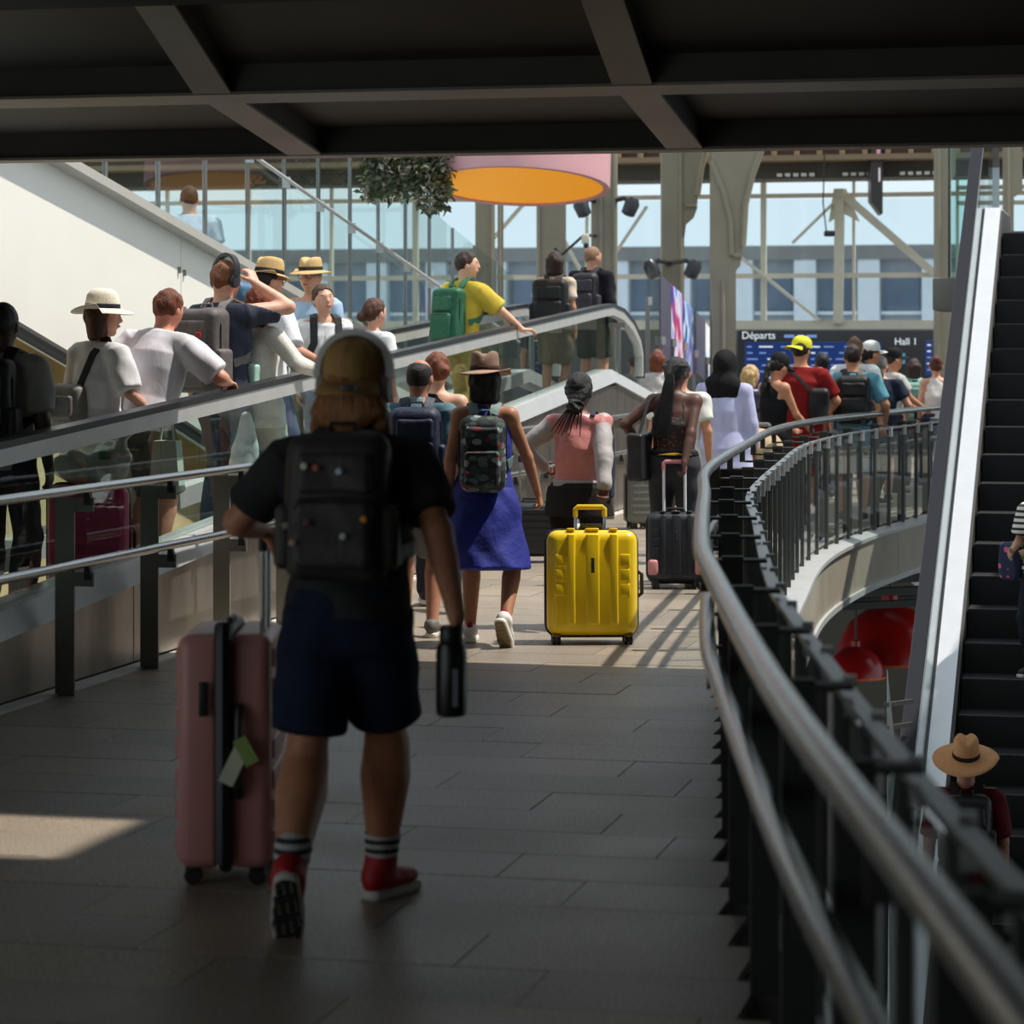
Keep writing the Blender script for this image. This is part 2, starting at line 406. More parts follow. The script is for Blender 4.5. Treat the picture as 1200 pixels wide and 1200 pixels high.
def person(label, loc, rz, H=1.7, sex='m', v=.009, skinc=(196, 140, 112), group=None,
           lean=0., side=0., twist=0., bulk=1., hipdrop=.0, feet=None, wr=None, pole=None, curl=(.4, .4), hdir=(None, None), palm=(None, None),
           head=(0, 0, 0), top=None, bottom=None, shoes=None, socks=None, hair=None, hat=None, face=False, glasses=False, beard=None, extra=None, headf=1., calf=1.):
    k = H/1.75; fem = sex == 'f'
    root = empty('person', loc, rz, label, 'person', group)
    C = dict(root=root, k=k, loc=Vector(loc), rz=rz, v=v)
    # skeleton -------------------------------------------------
    hz = .92*k-hipdrop
    Rt = rot(twist*.5, -lean, side); Rs = rot(twist, -lean, side)
    pel = A3((0, 0, hz)); up = Rs[:, 2]; lat = Rs[:, 0]; fwd = Rs[:, 1]
    neck = pel+up*.555*k; bot = pel-up*.09*k
    sh = [neck-up*.055*k+lat*s*(.155 if fem else .178)*k*(1+(bulk-1)*.5) for s in (-1, 1)]
    hip = [pel+A3((s*.085*k, 0, 0)) for s in (-1, 1)]
    if feet is None: feet = [(-.1*k, 0, .12, 0), (.1*k, 0, -.12, 0)]
    if wr is None: wr = [None, None]
    if pole is None: pole = [None, None]
    ank, kne, ftd = [], [], []
    for i in (0, 1):
        fx, fy, yaw, lift = feet[i]
        fd = A3((-math.sin(yaw), math.cos(yaw), 0))
        # foot pivots about the ball of the foot when the heel lifts
        ball = A3((fx, fy, 0))+fd*.13*k+A3((0, 0, .02))
        fd2 = fd*math.cos(lift)+A3((0, 0, -1))*math.sin(lift); upf = fd*math.sin(lift)+A3((0, 0, 1))*math.cos(lift)
        a = ball-fd2*.13*k+upf*.07*k
        kn, a = ik(hip[i], a, .435*k, .425*k, fd+A3((0, 0, .15)))
        ank.append(a); kne.append(kn); ftd.append((fd2, upf))
    elb, wri = [], []
    for i, s in enumerate((-1, 1)):
        w = wr[i]
        if w is None: w = sh[i]+A3((s*.07, .03, -.53))*k
        po = pole[i] if pole[i] is not None else A3((s*.5, -1, -.2))
        e, w = ik(sh[i], w, .29*k, .255*k, po); elb.append(e); wri.append(w)
    # head -----------------------------------------------------
    Rh = rot(twist*.6+head[0], head[1], head[2])
    hf = k**.5*headf
    hc = neck+up*.055*k+(Rh @ A3((0, .022, .118)))*hf
    def hp(x, y, z): return hc+Rh @ (A3((x, y, z))*hf)
    HP = [ell(hc, A3((.076, .096, .103))*hf, Rh, k=.02),
          seg(hp(0, .035, -.03), hp(0, .058, -.098), (0, .6, 1), (.062*hf, .05*hf, .028*hf), (.05*hf, .042*hf, .025*hf), lat=Rh[:, 0], k=.03),
          cone(neck-up*.06*k+fwd*.0, hp(0, -.012, -.06), (.062 if not fem else .052)*k*(1+(bulk-1)*.6), (.056 if not fem else .047)*k*(1+(bulk-1)*.4), k=.035)]
    for s in (-1, 1): HP.append(ell(hp(s*.077, -.004, -.022), A3((.011, .019, .032))*hf, Rh, k=.008))
    HP += [cone(hp(0, .094, .012), hp(0, .108, -.028), .009*hf, .013*hf, k=.012),
           ell(hp(0, .094, -.062), A3((.024, .010, .009))*hf, Rh, k=.01), seg(hp(-.035, .088, .022), hp(.035, .088, .022), (0, .5, 1), (.008*hf, .011*hf, .008*hf), k=.015)]
    # torso ----------------------------------------------------
    bw = bulk
    hs = A3((0, .14, .37, .64, .80, .95, 1))
    if fem: ta = A3((.135, .168, .128, .148, .142, .085, .06)); tb = A3((.085, .112, .090, .118, .100, .065, .055))
    else: ta = A3((.135, .158, .145, .168, .168, .095, .06)); tb = A3((.085, .108, .100, .118, .112, .075, .058))
    def torso(infl, wid=1., kk=.03, cuts=(), hem=None):
        A = ta*k*bw*wid+infl; B = tb*k*bw*wid+infl
        if hem is not None: A = A.copy(); B = B.copy(); A[:3] += hem*A3((1, .8, .4)); B[:3] += hem*A3((1, .8, .4))
        return seg(bot, neck, hs, A, B, lat=lat, k=kk, cap=.35, cuts=cuts)
    def shoulders(infl): return [cone(neck-up*.035*k+lat*s*.03*k, sh[i]-lat*s*.005, (.052*k*bw+infl), (.056*k*bw+infl), k=.04) for i, s in enumerate((-1, 1))]
    def upper(i, infl, f0=0., f1=1., flare=0., cut=False, kk=.03):
        a = sh[i]; b = sh[i]+(elb[i]-sh[i])*f1; bb = bw*(.86 if fem else 1.)
        r0 = .054*k*bb+infl; r1 = (.054+(.040-.054)*f1)*k*bb+infl+flare
        return seg(a, b, (0, .35, 1), (r0, .052*k*bb+infl+flare*.4, r1), k=kk, cap=.25 if cut else 1.)
    def fore(i, infl, f1=1.):
        b = elb[i]+(wri[i]-elb[i])*f1; bb = bw*(.86 if fem else 1.)
        return seg(elb[i], b, (0, .3, 1), (.040*k*bb+infl, .042*k*bb+infl, (.042+(.026-.042)*f1)*k*bb+infl), k=.02)
    def thigh(i, infl, f1=1., flare=0., cut=False):
        b = hip[i]+(kne[i]-hip[i])*f1
        return seg(hip[i]+A3((0, 0, .02)), b, (0, .4, 1), (.086*k*bw+infl, .079*k*bw+infl+flare*.5, (.084+(.054-.084)*f1)*k*bw+infl+flare), k=.035, cap=.2 if cut else 1.)
    def shin(i, infl, f0=0., f1=1., flare=0., r=None):
        a = kne[i]+(ank[i]-kne[i])*f0; b = kne[i]+(ank[i]-kne[i])*f1
        prof = lambda f: np.interp(f, (0, .3, .6, 1), (.055*calf, .064*calf, .049*(.4+.6*calf), .037))*k*(.92 if fem else 1.)*bw
        fs = np.linspace(f0, f1, 5)
        return seg(a, b, np.linspace(0, 1, 5), prof(fs)+infl+flare*np.linspace(0, 1, 5), k=.02)
    C.update(hc=hc, Rh=Rh, hf=hf, hp=hp, neck=neck, up=up, lat=lat, fwd=fwd, pel=pel, sh=sh, elb=elb, wri=wri, hip=hip, kne=kne, ank=ank, torso=torso, shoulders=shoulders, upper=upper)
    body = HP+[torso(0)]+shoulders(0)
    for i, s in enumerate((-1, 1)):
        body += [upper(i, 0), fore(i, 0)]
        dv = hdir[i] if hdir[i] is not None else unit(wri[i]-elb[i])
        pm = palm[i] if palm[i] is not None else A3((-s, .2, 0))
        body += hand_prims(wri[i], dv, pm, s, k*(.93 if fem else 1.), curl[i])
        body += [thigh(i, 0), shin(i, 0)]
        fd2, upf = ftd[i]; q = np.cross(fd2, upf)
        body.append(seg(ank[i]-upf*.035*k-fd2*.04*k, ank[i]-upf*.05*k+fd2*.15*k, (0, .6, 1), (.03*k, .042*k, .032*k), (.033*k, .026*k, .016*k), lat=q, k=.03))
    iso_obj('body', body, v, skin(skinc), root)
    C['shirt'] = [torso(.012)]+shoulders(.012)
    # face -----------------------------------------------------
    if face:
        for s in (-1, 1):
            e = MB(); e.lathe([(.0005, -.006), (.009, -.004), (.011, 0), (.009, .004), (.0005, .006)], 10, R=Matrix.Rotation(PI/2, 3, 'X'))
            o = e.build('eye', plastic((235, 232, 226)), root); o.location = hp(s*.031, .0845, .004); o.rotation_euler = Matrix(Rh).to_euler(); o.scale = (1.25*hf, .8, .7*hf)
            e = MB(); e.lathe([(.0005, -.003), (.0058, 0), (.0005, .003)], 10, R=Matrix.Rotation(PI/2, 3, 'X'))
            o2 = e.build('iris', plastic((40, 26, 18)), o); o2.location = (0, .0052, 0)
            b = MB(); b.tube([hp(s*.017, .0935, .021), hp(s*.032, .0925, .026), hp(s*.047, .084, .02)], [.0025, .0038, .0018], 6); b.build('eyebrow', hairm((52, 36, 26)), root)
        l = MB(); l.tube([hp(-.024, .091, -.062), hp(-.01, .1005, -.060), hp(0, .1015, -.061), hp(.01, .1005, -.060), hp(.024, .091, -.062)], [.002, .0055, .006, .0055, .002], 8); l.build('lips', skin((168, 92, 84)), root)
    if glasses:
        g = MB()
        for s in (-1, 1):
            g.tube([hp(s*.034+.024*math.cos(a), .103, .003+.02*math.sin(a)) for a in np.linspace(0, 2*PI, 14)[:-1]], .0022, 6, closed=True)
            g.tube([hp(s*.058, .1, .008), hp(s*.078, .05, .006), hp(s*.082, -.01, .0)], .0022, 6)
        g.tube([hp(-.011, .104, .006), hp(.011, .104, .006)], .0022, 6)
        g.build('glasses', plastic((40, 34, 30)), root)
    if beard:
        iso_obj('beard', [seg(hp(-.0, .034, -.045), hp(0, .06, -.102), (0, .6, 1), (.068*hf, .056*hf, .034*hf), (.056*hf, .05*hf, .03*hf), lat=Rh[:, 0], k=.02, cuts=((hp(0, 0, -.045), Rh[:, 2]),))], max(v*.8, .006), hairm(beard), root)
    # clothes --------------------------------------------------
    cutneck = ((neck-up*.012*k+fwd*.03, up*1.+fwd*.35),)
    if top:
        kind, m = top['kind'], top['mat']; infl = top.get('fit', .014); hemz = top.get('hem', -.06); fo = top.get('fold', (.006, 30, 5))
        hempt = pel+up*hemz*k
        P = [torso(infl, cuts=(), hem=top.get('flare', .012))]
        if hemz < -.085: P.append(seg(pel+up*.05*k, hempt-up*.02, (0, 1), (.165*k*bw+infl+.01, .175*k*bw+infl+top.get('flare', .012)), (.112*k*bw+infl, .12*k*bw+infl+top.get('flare', .012)), lat=lat, k=.03, cap=.2))
        cuts = [(hempt, -up)]+list(cutneck)
        if kind in ('tee', 'long', 'jacket'):
            P += shoulders(infl)
            for i in (0, 1):
                f = top.get('sleeve', .62)
                if kind == 'tee':
                    P.append(upper(i, infl+.006, 0, f, .014, True))
                else:
                    P.append(upper(i, infl+.004))
                    P.append(fore(i, infl+.002, top.get('cuff', .93)))
        elif kind == 'tank':
            stp = top.get('strap', .115)
            P[0] = torso(infl, hem=top.get('flare', .012), cuts=((neck-up*.165*k, up),))
            P.append(torso(infl, hem=top.get('flare', .012), kk=.004, cuts=((neck+lat*stp*k, lat), (neck-lat*stp*k, -lat))))
            for s in (-1, 1):
                P.append(cone(neck-up*.06*k+lat*s*.07*k, neck-up*.03*k+lat*s*.075*k, .05*k, .045*k, k=.03))
            if top.get('low'): cuts.append((neck-up*top['low']*k, up))
        top_o = iso_obj('shirt' if kind in ('tee', 'long') else ('jacket' if kind == 'jacket' else 'top'), P, v, m, root, cuts, fo)
        C['shirt'] = P
        if top.get('low'):
            for s in (-1, 1):
                sp, sn = [], []
                for (a, b, c) in ((.075, -.11, -.17), (.075, -.075, -.07), (.08, .0, .01), (.075, .09, -.08), (.07, .11, -.16)):
                    p, n = push([torso(0)]+shoulders(0), neck+lat*s*a*k+fwd*b*k+up*c*k, .003); sp.append(p); sn.append(n)
                q = MB(); q.ribbon(sp, sn, .012, .003); q.build('shoulder_strap', m, root)
        if top.get('sleeve_mat'):
            for i in (0, 1): iso_obj('sleeve', [upper(i, infl+.009), fore(i, infl+.007, .9)], v, top['sleeve_mat'], root, (), fo)
            for i in (0, 1): iso_obj('cuff', [seg(elb[i]+(wri[i]-elb[i])*.88, elb[i]+(wri[i]-elb[i])*.99, (0, 1), (.036*k, .033*k), k=.01, cap=.3)], v, m, root)
            wb = iso_obj('waistband', [torso(infl+.014)], v, top['sleeve_mat'], root, ((hempt+up*.04, up), (hempt-up*.004, -up)))
        if top.get('collar'):
            iso_obj('collar', [cone(neck-up*.02*k, neck+up*.035*k+fwd*.008, .068*k*bw, .062*k*bw, k=.01, cap=.15)], v, top['collar'], root)
    if bottom:
        kind, m = bottom['kind'], bottom['mat']; infl = bottom.get('fit', .014); wz = bottom.get('waist', .12); fo = bottom.get('fold', (.004, 30, 9))
        wcut = [(pel+up*wz*k, up)]
        if kind in ('shorts', 'trousers'):
            P = [torso(infl, kk=.04)]
            for i in (0, 1):
                if kind == 'shorts':
                    P.append(thigh(i, infl, bottom.get('len', .8), bottom.get('flare', .03), True))
                else:
                    P.append(thigh(i, infl)); P.append(shin(i, infl, 0, bottom.get('len', .97), bottom.get('flare', .012)))
            nm = kind
        elif kind == 'skirt':
            ln = bottom.get('len', .5); fl = bottom.get('flare', .08)
            ctr = pel*.5+A3((0, (feet[0][1]+feet[1][1])*.12, hz*.5)); 
            e = A3((ctr[0], (feet[0][1]+feet[1][1])*.25, hz-ln*k))
            P = [torso(infl, kk=.04), seg(pel+up*.04, e, (0, .3, 1), (.165*k*bw+infl, .18*k*bw+infl+fl*.3, .19*k*bw+infl+fl), (.115*k*bw+infl, .135*k*bw+infl+fl*.3, .155*k*bw+infl+fl), lat=lat, k=.03, cap=.08)]
            wcut.append((e, A3((0, 0, -1)))); nm = 'skirt'
        iso_obj(nm, P, v, m, root, wcut, fo)
        if bottom.get('belt'):
            bo = iso_obj('belt', [torso(infl+.012)], v, bottom['belt'], root, ((pel+up*(wz-.01)*k, up), (pel+up*(wz-.055)*k, -up)))
    if socks:
        for i in (0, 1): iso_obj('sock', [shin(i, .006, .74, 1.0)], min(v, .007), socks, root)
    if shoes:
        for i in (0, 1):
            fd2, upf = ftd[i]; q = np.cross(fd2, upf); a = ank[i]
            P = [seg(a-upf*.028*k-fd2*.045*k, a-upf*.042*k+fd2*.155*k, (0, .25, .65, 1), A3((.036, .042, .049, .038))*k, A3((.045, .046, .034, .024))*k, lat=q, k=.02)]
            if shoes.get('high'): P.append(cone(a-upf*.03*k-fd2*.012, a+unit(kne[i]-a)*.05*k, .050*k, .052*k, k=.03, cap=.2))
            else: P.append(cone(a-upf*.03*k-fd2*.012, a+upf*.012*k-fd2*.012, .046*k, .042*k, k=.03, cap=.2))
            so = iso_obj('shoe', P, min(v, .008), shoes['mat'], root, ((a-upf*.062*k, -upf),))
            iso_obj('sole', [seg(a-upf*.076*k-fd2*.055*k, a-upf*.076*k+fd2*.168*k, (0, .25, .65, 1), A3((.038, .043, .051, .040))*k, A3((.05,)*4)*k, lat=q, k=.01, cap=.6)], min(v, .008), shoes.get('sole', plastic((220, 214, 204))), so, ((a-upf*.058*k, upf), (a-upf*.0905*k, -upf)))
            if shoes.get('tread'):
                iso_obj('tread', [seg(a-upf*.09*k-fd2*.05*k, a-upf*.09*k+fd2*.163*k, (0, .25, .65, 1), A3((.034, .039, .047, .036))*k, A3((.05,)*4)*k, lat=q, k=.01, cap=.6)], .006, shoes['tread'], so, ((a-upf*.0885*k, upf), (a-upf*.0935*k, -upf)))
            if shoes.get('heel'):
                iso_obj('heel_tab', [cone(a-fd2*.05*k-upf*.015*k, a-fd2*.052*k+upf*.018*k, .022*k, .02*k, k=.01)], .006, shoes['heel'], so)
    # hair -----------------------------------------------------
    if hair:
        kind, hcl = hair['kind'], hairm(hair['col']); vv = max(min(v, .009), .0065)
        facecut = (hp(0, .046, .028), Rh @ A3((0, .78, -.52))); nape = (hp(0, 0, -.088), Rh @ A3((0, -.15, -1)))
        cap = ell(hp(0, -.008, .010), A3((.0835, .1045, .107))*hf, Rh, k=.01, cuts=(facecut, nape))
        P = [cap]; fo = hair.get('fold', (.004, 95, 3))
        if kind == 'short': pass
        elif kind == 'crop': P = [ell(hp(0, -.008, .008), A3((.080, .101, .104))*hf, Rh, k=.01, cuts=(facecut, nape))]; fo = (.0015, 120, 3)
        elif kind == 'bald':
            P = [ell(hp(0, -.008, .004), A3((.080, .101, .104))*hf, Rh, k=.01, cuts=(facecut, nape, (hp(0, -.03, .07), Rh @ A3((0, .25, 1)))))]; fo = (.0015, 120, 3)
        elif kind == 'bun':
            P += [ell(hp(*hair.get('at', (0, -.12, .0))), A3((.042, .038, .042))*hf, Rh, k=.02)]; fo = (.004, 110, 3)
        elif kind == 'bob':
            for s in (-1, 1): P.append(seg(hp(s*.06, -.03, .0), hp(s*.062, -.02, -.11), (0, 1), (.035*hf, .03*hf), (.06*hf, .05*hf), lat=Rh[:, 0], k=.03))
            P.append(seg(hp(0, -.06, .0), hp(0, -.06, -.12), (0, 1), (.07*hf, .068*hf), (.05*hf, .035*hf), lat=Rh[:, 0], k=.03))
        elif kind == 'long':
            ln = hair.get('len', .22); wd_ = hair.get('w', 1.)
            P.append(seg(hp(0, -.05, .0), hp(0, -.075, -.10-ln), (0, .4, .8, 1), A3((.07, .085*wd_, .10*wd_, .07*wd_))*hf, A3((.055, .045, .04, .025))*hf, lat=Rh[:, 0], k=.03))
            for s in (-1, 1): P.append(cone(hp(s*.065, -.02, -.02), hp(s*.085*wd_, -.04, -.12-ln*.7), .03*hf, .03*hf, k=.03))
        elif kind == 'pony':
            ln = hair.get('len', .42)
            P += [cone(hp(0, -.1, .0), hp(.0, -.125, -.06), .022, .026, k=.02), seg(hp(0, -.12, -.05), hp(.02, -.125, -.06-ln), (0, .5, 1), A3((.03, .035, .022))*hf, k=.02)]
        ho = iso_obj('hair', P, vv, hcl, root, (), fo)
        if kind == 'braids':
            r = random.Random(5); mb = MB()
            for j in range(22):
                a = PI*(.08+.84*j/21); x0 = .082*math.cos(a); 
                top_p = hp(x0*.55, .02, .105*math.sin(a)**.4+.004)
                mid = hp(x0*1.15, -.07-.035*math.sin(a), .045); b3 = hp(x0*1.1, -.105, -.03); end = hp(x0*.25, -.125, -.085)
                pts = []
                for q in np.linspace(0, 1, 14):
                    p = top_p*(1-q)**3+3*mid*q*(1-q)**2+3*b3*q*q*(1-q)+end*q**3; pts.append(p)
                mb.tube([push([ell(hc, A3((.08, .1, .106))*hf, Rh)], p, .005)[0] if sdf([ell(hc, A3((.08, .1, .106))*hf, Rh)], p[None])[0] < .004 else p for p in pts], [.0105*(1+.25*math.sin(q*2.4)) for q in range(14)], 6)
            mb.build('braids', hcl, ho)
            iso_obj('braid_knot', [ell(hp(0, -.135, -.115), A3((.058, .045, .052))*hf, Rh)], vv, hcl, ho, (), (.008, 130, 8))
            mb = MB()
            for j in range(9):
                x0 = (j-4)*.011; e = hp(-.06+x0*2.2, -.15, -.22-.10*r.random())
                mb.tube([hp(x0, -.15, -.13), (hp(x0, -.16, -.17)+e)/2+A3((0, 0, .02)), e], [.006, .005, .0025], 5)
            mb.build('loose_braids', hcl, ho)
        if kind == 'longbraids':
            mb = MB(); r = random.Random(3)
            for j in range(12):
                a = -1+2*j/11.; mb.tube([hp(.078*a, .03, .075-.03*abs(a)), hp(.086*a, -.04, .088-.04*abs(a)), hp(.07*a, -.10, .04), hp(.012*a, -.125, -.03)], .009, 6)
            for j in range(10):
                x0 = (j-4.5)*.008
                pts = [hp(x0*.6, -.12, -.02), hp(x0, -.14, -.10)]
                for q in (.25, .5, .75, 1.): pts.append(hp(x0*(1+q)-.06*q, -.13-.02*q, -.10-.40*q))
                mb.tube(pts, [.009, .010, .010, .010, .009, .005], 6)
            mb.build('braids', hcl, ho)
        if hair.get('tie'):
            t = MB(); t.lathe([(.02, -.01), (.027, 0), (.02, .01)], 12, hp(0, -.115, -.03)); t.build('hair_tie', cloth(hair['tie']), ho)
    if hat: make_hat(C, **hat)
    return C

def make_hat(C, kind, mat_, band=None, brim=.075, tilt=0., yaw=0., crown=.115, droop=.015, brimmat=None, up=.045, sc=1.):
    hc, Rh, hf, root = C['hc'], C['Rh'], C['hf']*sc, C['root']
    R = Matrix(Rh) @ Matrix.Rotation(yaw, 3, 'Z') @ Matrix.Rotation(tilt, 3, 'X')
    c = Vector(hc)+R @ Vector((0, -.004, up*hf)); n = 32
    def grid(prof, name, m, parent, shape=None, closed_top=True):
        V, F = [], []
        for (r, z) in prof:
            for i in range(n):
                a = 2*PI*i/n; q = Vector((r*math.cos(a), r*1.2*math.sin(a), z))
                if shape: q = shape(q, r, a)
                V.append(R @ (q*hf)+c)
        for j in range(len(prof)-1):
            for i in range(n):
                l = (i+1) % n; F.append((j*n+i, j*n+l, (j+1)*n+l, (j+1)*n+i))
        if closed_top: F.append(tuple((len(prof)-1)*n+i for i in range(n)))
        return mesh_obj(name, V, F, m, parent)
    if kind in ('fedora', 'sunhat'):
        def sh(q, r, a):
            if kind == 'fedora' and q.z > crown*.7:
                q.z -= .028*math.exp(-(q.x/.028)**2)*min(1, (q.z-crown*.7)/(crown*.2)); q.x *= 1-.12*max(0, math.sin(a))
            return q
        prof = [(.086, -.005), (.0885, 0), (.086, .04), (.082, crown*.7), (.078, crown*.88), (.068, crown*.98), (.05, crown*1.02), (.02, crown*1.02)]
        if kind == 'sunhat': prof = [(.086, -.005), (.09, 0), (.088, .035), (.08, crown*.68), (.064, crown*.88), (.04, crown*.98), (.015, crown)]
        h = grid(prof, 'hat', mat_, root, sh)
        def bs(q, r, a):
            f = (r-.086)/max(brim, .01); q.z += -droop*math.sin(abs(a-PI/2)*1.)*f*f + (.012*math.cos(2*a))*f*f
            return q
        pb = [(.086, .004), (.086+brim*.35, -.003), (.086+brim*.7, -.008), (.086+brim, -.010), (.086+brim, -.014), (.086+brim*.7, -.012), (.086+brim*.35, -.007), (.086, -.001)]
        grid(pb, 'brim', brimmat or mat_, h, bs, False)
        if band:
            grid([(.087, .0), (.0915, .002), (.0895, .030), (.085, .031)], 'hat_band', band, h, None, False)
    elif kind in ('cap', 'bucket'):
        prof = [(.086, -.02), (.0875, 0), (.086, .03), (.076, .062), (.056, .082), (.03, .091), (.008, .093)]
        h = grid(prof, 'hat', mat_, root)
        b = MB(); b.lathe([(.002, .006), (.008, .004), (.009, 0)], 10, c+R @ Vector((0, 0, .093*hf))); b.build('button', mat_, h)
        # panel seams of the crown
        sm = MB()
        for j in range(3):
            a = PI*j/3+.5; pts = []
            for u in np.linspace(-1, 1, 15):
                r = abs(u); z = np.interp(r, (0, .3, .6, .88, 1.), (.0945, .092, .0835, .062, .015)); q = Vector((.0885*u*math.cos(a), .0885*1.2*u*math.sin(a), z+.0012))
                pts.append(R @ (q*hf)+c)
            sm.tube(pts, .0016, 5)
        sm.build('seam', mat_, h)
        if kind == 'cap':
            V, F = [], []; m_, na = 6, 17
            for j in range(m_):
                f = j/(m_-1)
                for i in range(na):
                    a = PI/2+(i-(na-1)/2)/((na-1)/2)*1.15; da = (a-PI/2)/1.15
                    ext = f*.095*math.cos(da*PI/2*.92)**.55
                    q = Vector((math.cos(a)*(.087+ext*.35), math.sin(a)*(.087*1.2)+ext*.95, -.012-.03*f*f*.6-.022*da*da*f))
                    V.append(q)
            nv = len(V)
            V2 = [q+Vector((0, 0, -.004)) for q in V]; V = [R @ (q*hf)+c for q in V+V2]
            for j in range(m_-1):
                for i in range(na-1):
                    a0 = j*na+i; F.append((a0, a0+1, a0+na+1, a0+na)); F.append((nv+a0, nv+a0+na, nv+a0+na+1, nv+a0+1))
            for i in range(na-1): a0 = (m_-1)*na+i; F.append((a0, a0+1, nv+a0+1, nv+a0))
            mesh_obj('visor', V, F, brimmat or mat_, h)
    C['hat'] = h
    return h

def tf(C, a, b, c):   # torso frame point: right, forward, up from the neck base
    k = C['k']; return C['neck']+C['lat']*a*k+C['fwd']*b*k+C['up']*c*k
def worn_root(C, name, p, label, cat, group=None):
    q = Matrix.Rotation(C['rz'], 3, 'Z') @ Vector(p)+C['loc']
    return empty(name, q, C['rz'], label, cat, group)

def backpack(C, label, m, w=.30, h=.46, d=.16, drop=.0, pocket=True, strap=None, m2=None, sides=True, lid=False, group=None, gap=.105, rnd=.06, zipc=(30, 30, 32), badge=None, roll=False):
    v = max(C['v']*.9, .007); k = C['k']; strap = strap or m; m2 = m2 or m
    R = np.stack([C['lat'], C['fwd'], C['up']], 1)
    yb = -gap-d/2; zc = -.02-h/2-drop
    ctr = tf(C, 0, yb/k, zc/k); low = tf(C, 0, yb/k, (zc-h/2)/k)
    root = worn_root(C, 'backpack', low, label, 'backpack', group)
    def loc(x, y, z): return ctr+R @ A3((x, y, z))
    P = [rbx(ctr, (w/2, d/2, h/2), rnd, R, k=.02)]
    body = iso_obj('bag_body', P, v, m, root, (), (.004, 30, 4), off=low)
    if pocket:
        iso_obj('front_pocket', [rbx(loc(0, -d/2-.012, -h*.19), (w*.38, .03, h*.24), .025, R)], v, m2, root, (), (.003, 34, 6), off=low)
        z = MB(); z.tube([loc(-w*.36, -d/2-.03, -h*.02), loc(-w*.3, -d/2-.04, .008), loc(w*.3, -d/2-.04, .008), loc(w*.36, -d/2-.03, -h*.02)], .004, 6); z.build('zipper', nylon(zipc), root, off=low)
        iso_obj('upper_pocket', [rbx(loc(0, -d/2+.004, h*.22), (w*.36, .022, h*.14), .02, R)], v, m2, root, (), (.003, 34, 2), off=low)
    if sides:
        for s in (-1, 1): iso_obj('side_pocket', [rbx(loc(s*w*.5, 0, -h*.2), (.03, d*.36, h*.22), .025, R)], v, m2, root, off=low)
    z = MB(); z.tube([loc(-w*.5, -d*.12, -h*.25), loc(-w*.5, -d*.12, h*.3), loc(-w*.36, -d*.12, h*.485), loc(0, -d*.12, h*.502), loc(w*.36, -d*.12, h*.485), loc(w*.5, -d*.12, h*.3), loc(w*.5, -d*.12, -h*.25)], .004, 6); z.build('zipper', nylon(zipc), root, off=low)
    t = MB(); t.tube([loc(-.045, d*.3, h*.47), loc(-.035, d*.3, h*.47+.045), loc(.035, d*.3, h*.47+.045), loc(.045, d*.3, h*.47)], .008, 6); t.build('top_handle', strap, root, off=low)
    if lid:
        iso_obj('lid', [rbx(loc(0, -.01, h*.5), (w*.52, d*.56, .07), .05, R)], v, m2, root, (), (.005, 26, 3), off=low)
    if roll:
        q = MB(); q.tube([loc(-w*.7, -d*.2, -h*.5), loc(w*.7, -d*.2, -h*.5)], .06, 12); q.build('bed_roll', m2, root, off=low)
    if badge:
        b = MB(); b.rbox(loc(*badge[0]), (.035, .012, .035), .005, 2, Matrix(R)); b.build('badge', plastic(badge[1]), root, off=low)
    for s in (-1, 1):
        pts, ns = [], []
        for (a, b, c) in ((.075, -.13, -.03), (.08, -.09, .015), (.088, -.02, .05), (.10, .06, .01), (.108, .12, -.09), (.115, .13, -.19), (.145, .09, -.28), (.17, .01, -.33), (.16, -.08, -.36)):
            p, n = push(C['shirt'], tf(C, s*a, b, c), .004); pts.append(p); ns.append(n)
        q = MB(); q.ribbon(pts, ns, .055, .012); q.build('strap', strap, root, off=low)
    return root

def headphones(C, label, m, cup, side_in=.0):
    hp, Rh, hf = C['hp'], C['Rh'], C['hf']; o = hp(0, 0, 0)
    root = worn_root(C, 'headphones', o, label, 'headphones')
    q = MB(); pts, ns = [], []
    for a in np.linspace(-.15, PI+.15, 21):
        p = hp(.104*math.cos(a), -.01, .035+.112*math.sin(a)); pts.append(p); ns.append(Rh @ A3((math.cos(a), 0, math.sin(a))))
    q.ribbon(pts, ns, .04, .02); q.build('headband', m, root, off=o)
    for s in (-1, 1):
        q = MB(); Rm = Matrix(Rh) @ Matrix.Rotation(s*PI/2, 3, 'Y'); q.lathe([(.02, -.014), (.036, -.012), (.041, 0), (.04, .012), (.034, .022), (.012, .026)], 20, hp(s*.092, -.008, -.015), sc=(1.15, .95), R=Rm); q.build('ear_cup', cup, root, off=o)
    return root

def shoulder_bag(C, label, m, ctr, half, rad=.03, strap=None, path=None, name='shoulder_bag', m2=None, R=None, w=.03, cat='bag', flap=False):
    R = np.stack([C['lat'], C['fwd'], C['up']], 1) if R is None else R
    c = tf(C, *ctr); low = c-A3((0, 0, half[2])); v = max(C['v']*.9, .007)
    root = worn_root(C, name, low, label, cat)
    iso_obj('bag_body', [rbx(c, half, rad, R)], v, m, root, (), (.005, 24, 5), off=low)
    if m2: iso_obj('pocket', [rbx(c-R[:, 1]*half[1], (half[0]*.75, .02, half[2]*.5), .018, R)], v, m2, root, off=low)
    if path:
        pts, ns = [], []
        for (a, b, cc, on) in path:
            p = tf(C, a, b, cc)
            if on: p, n = push(C['shirt'], p, .005)
            else: n = unit(p-(C['neck']+C['pel'])/2)
            pts.append(p); ns.append(n)
        q = MB(); q.ribbon(pts, ns, w, .006); q.build('strap', strap or m, root, off=low)
    return root

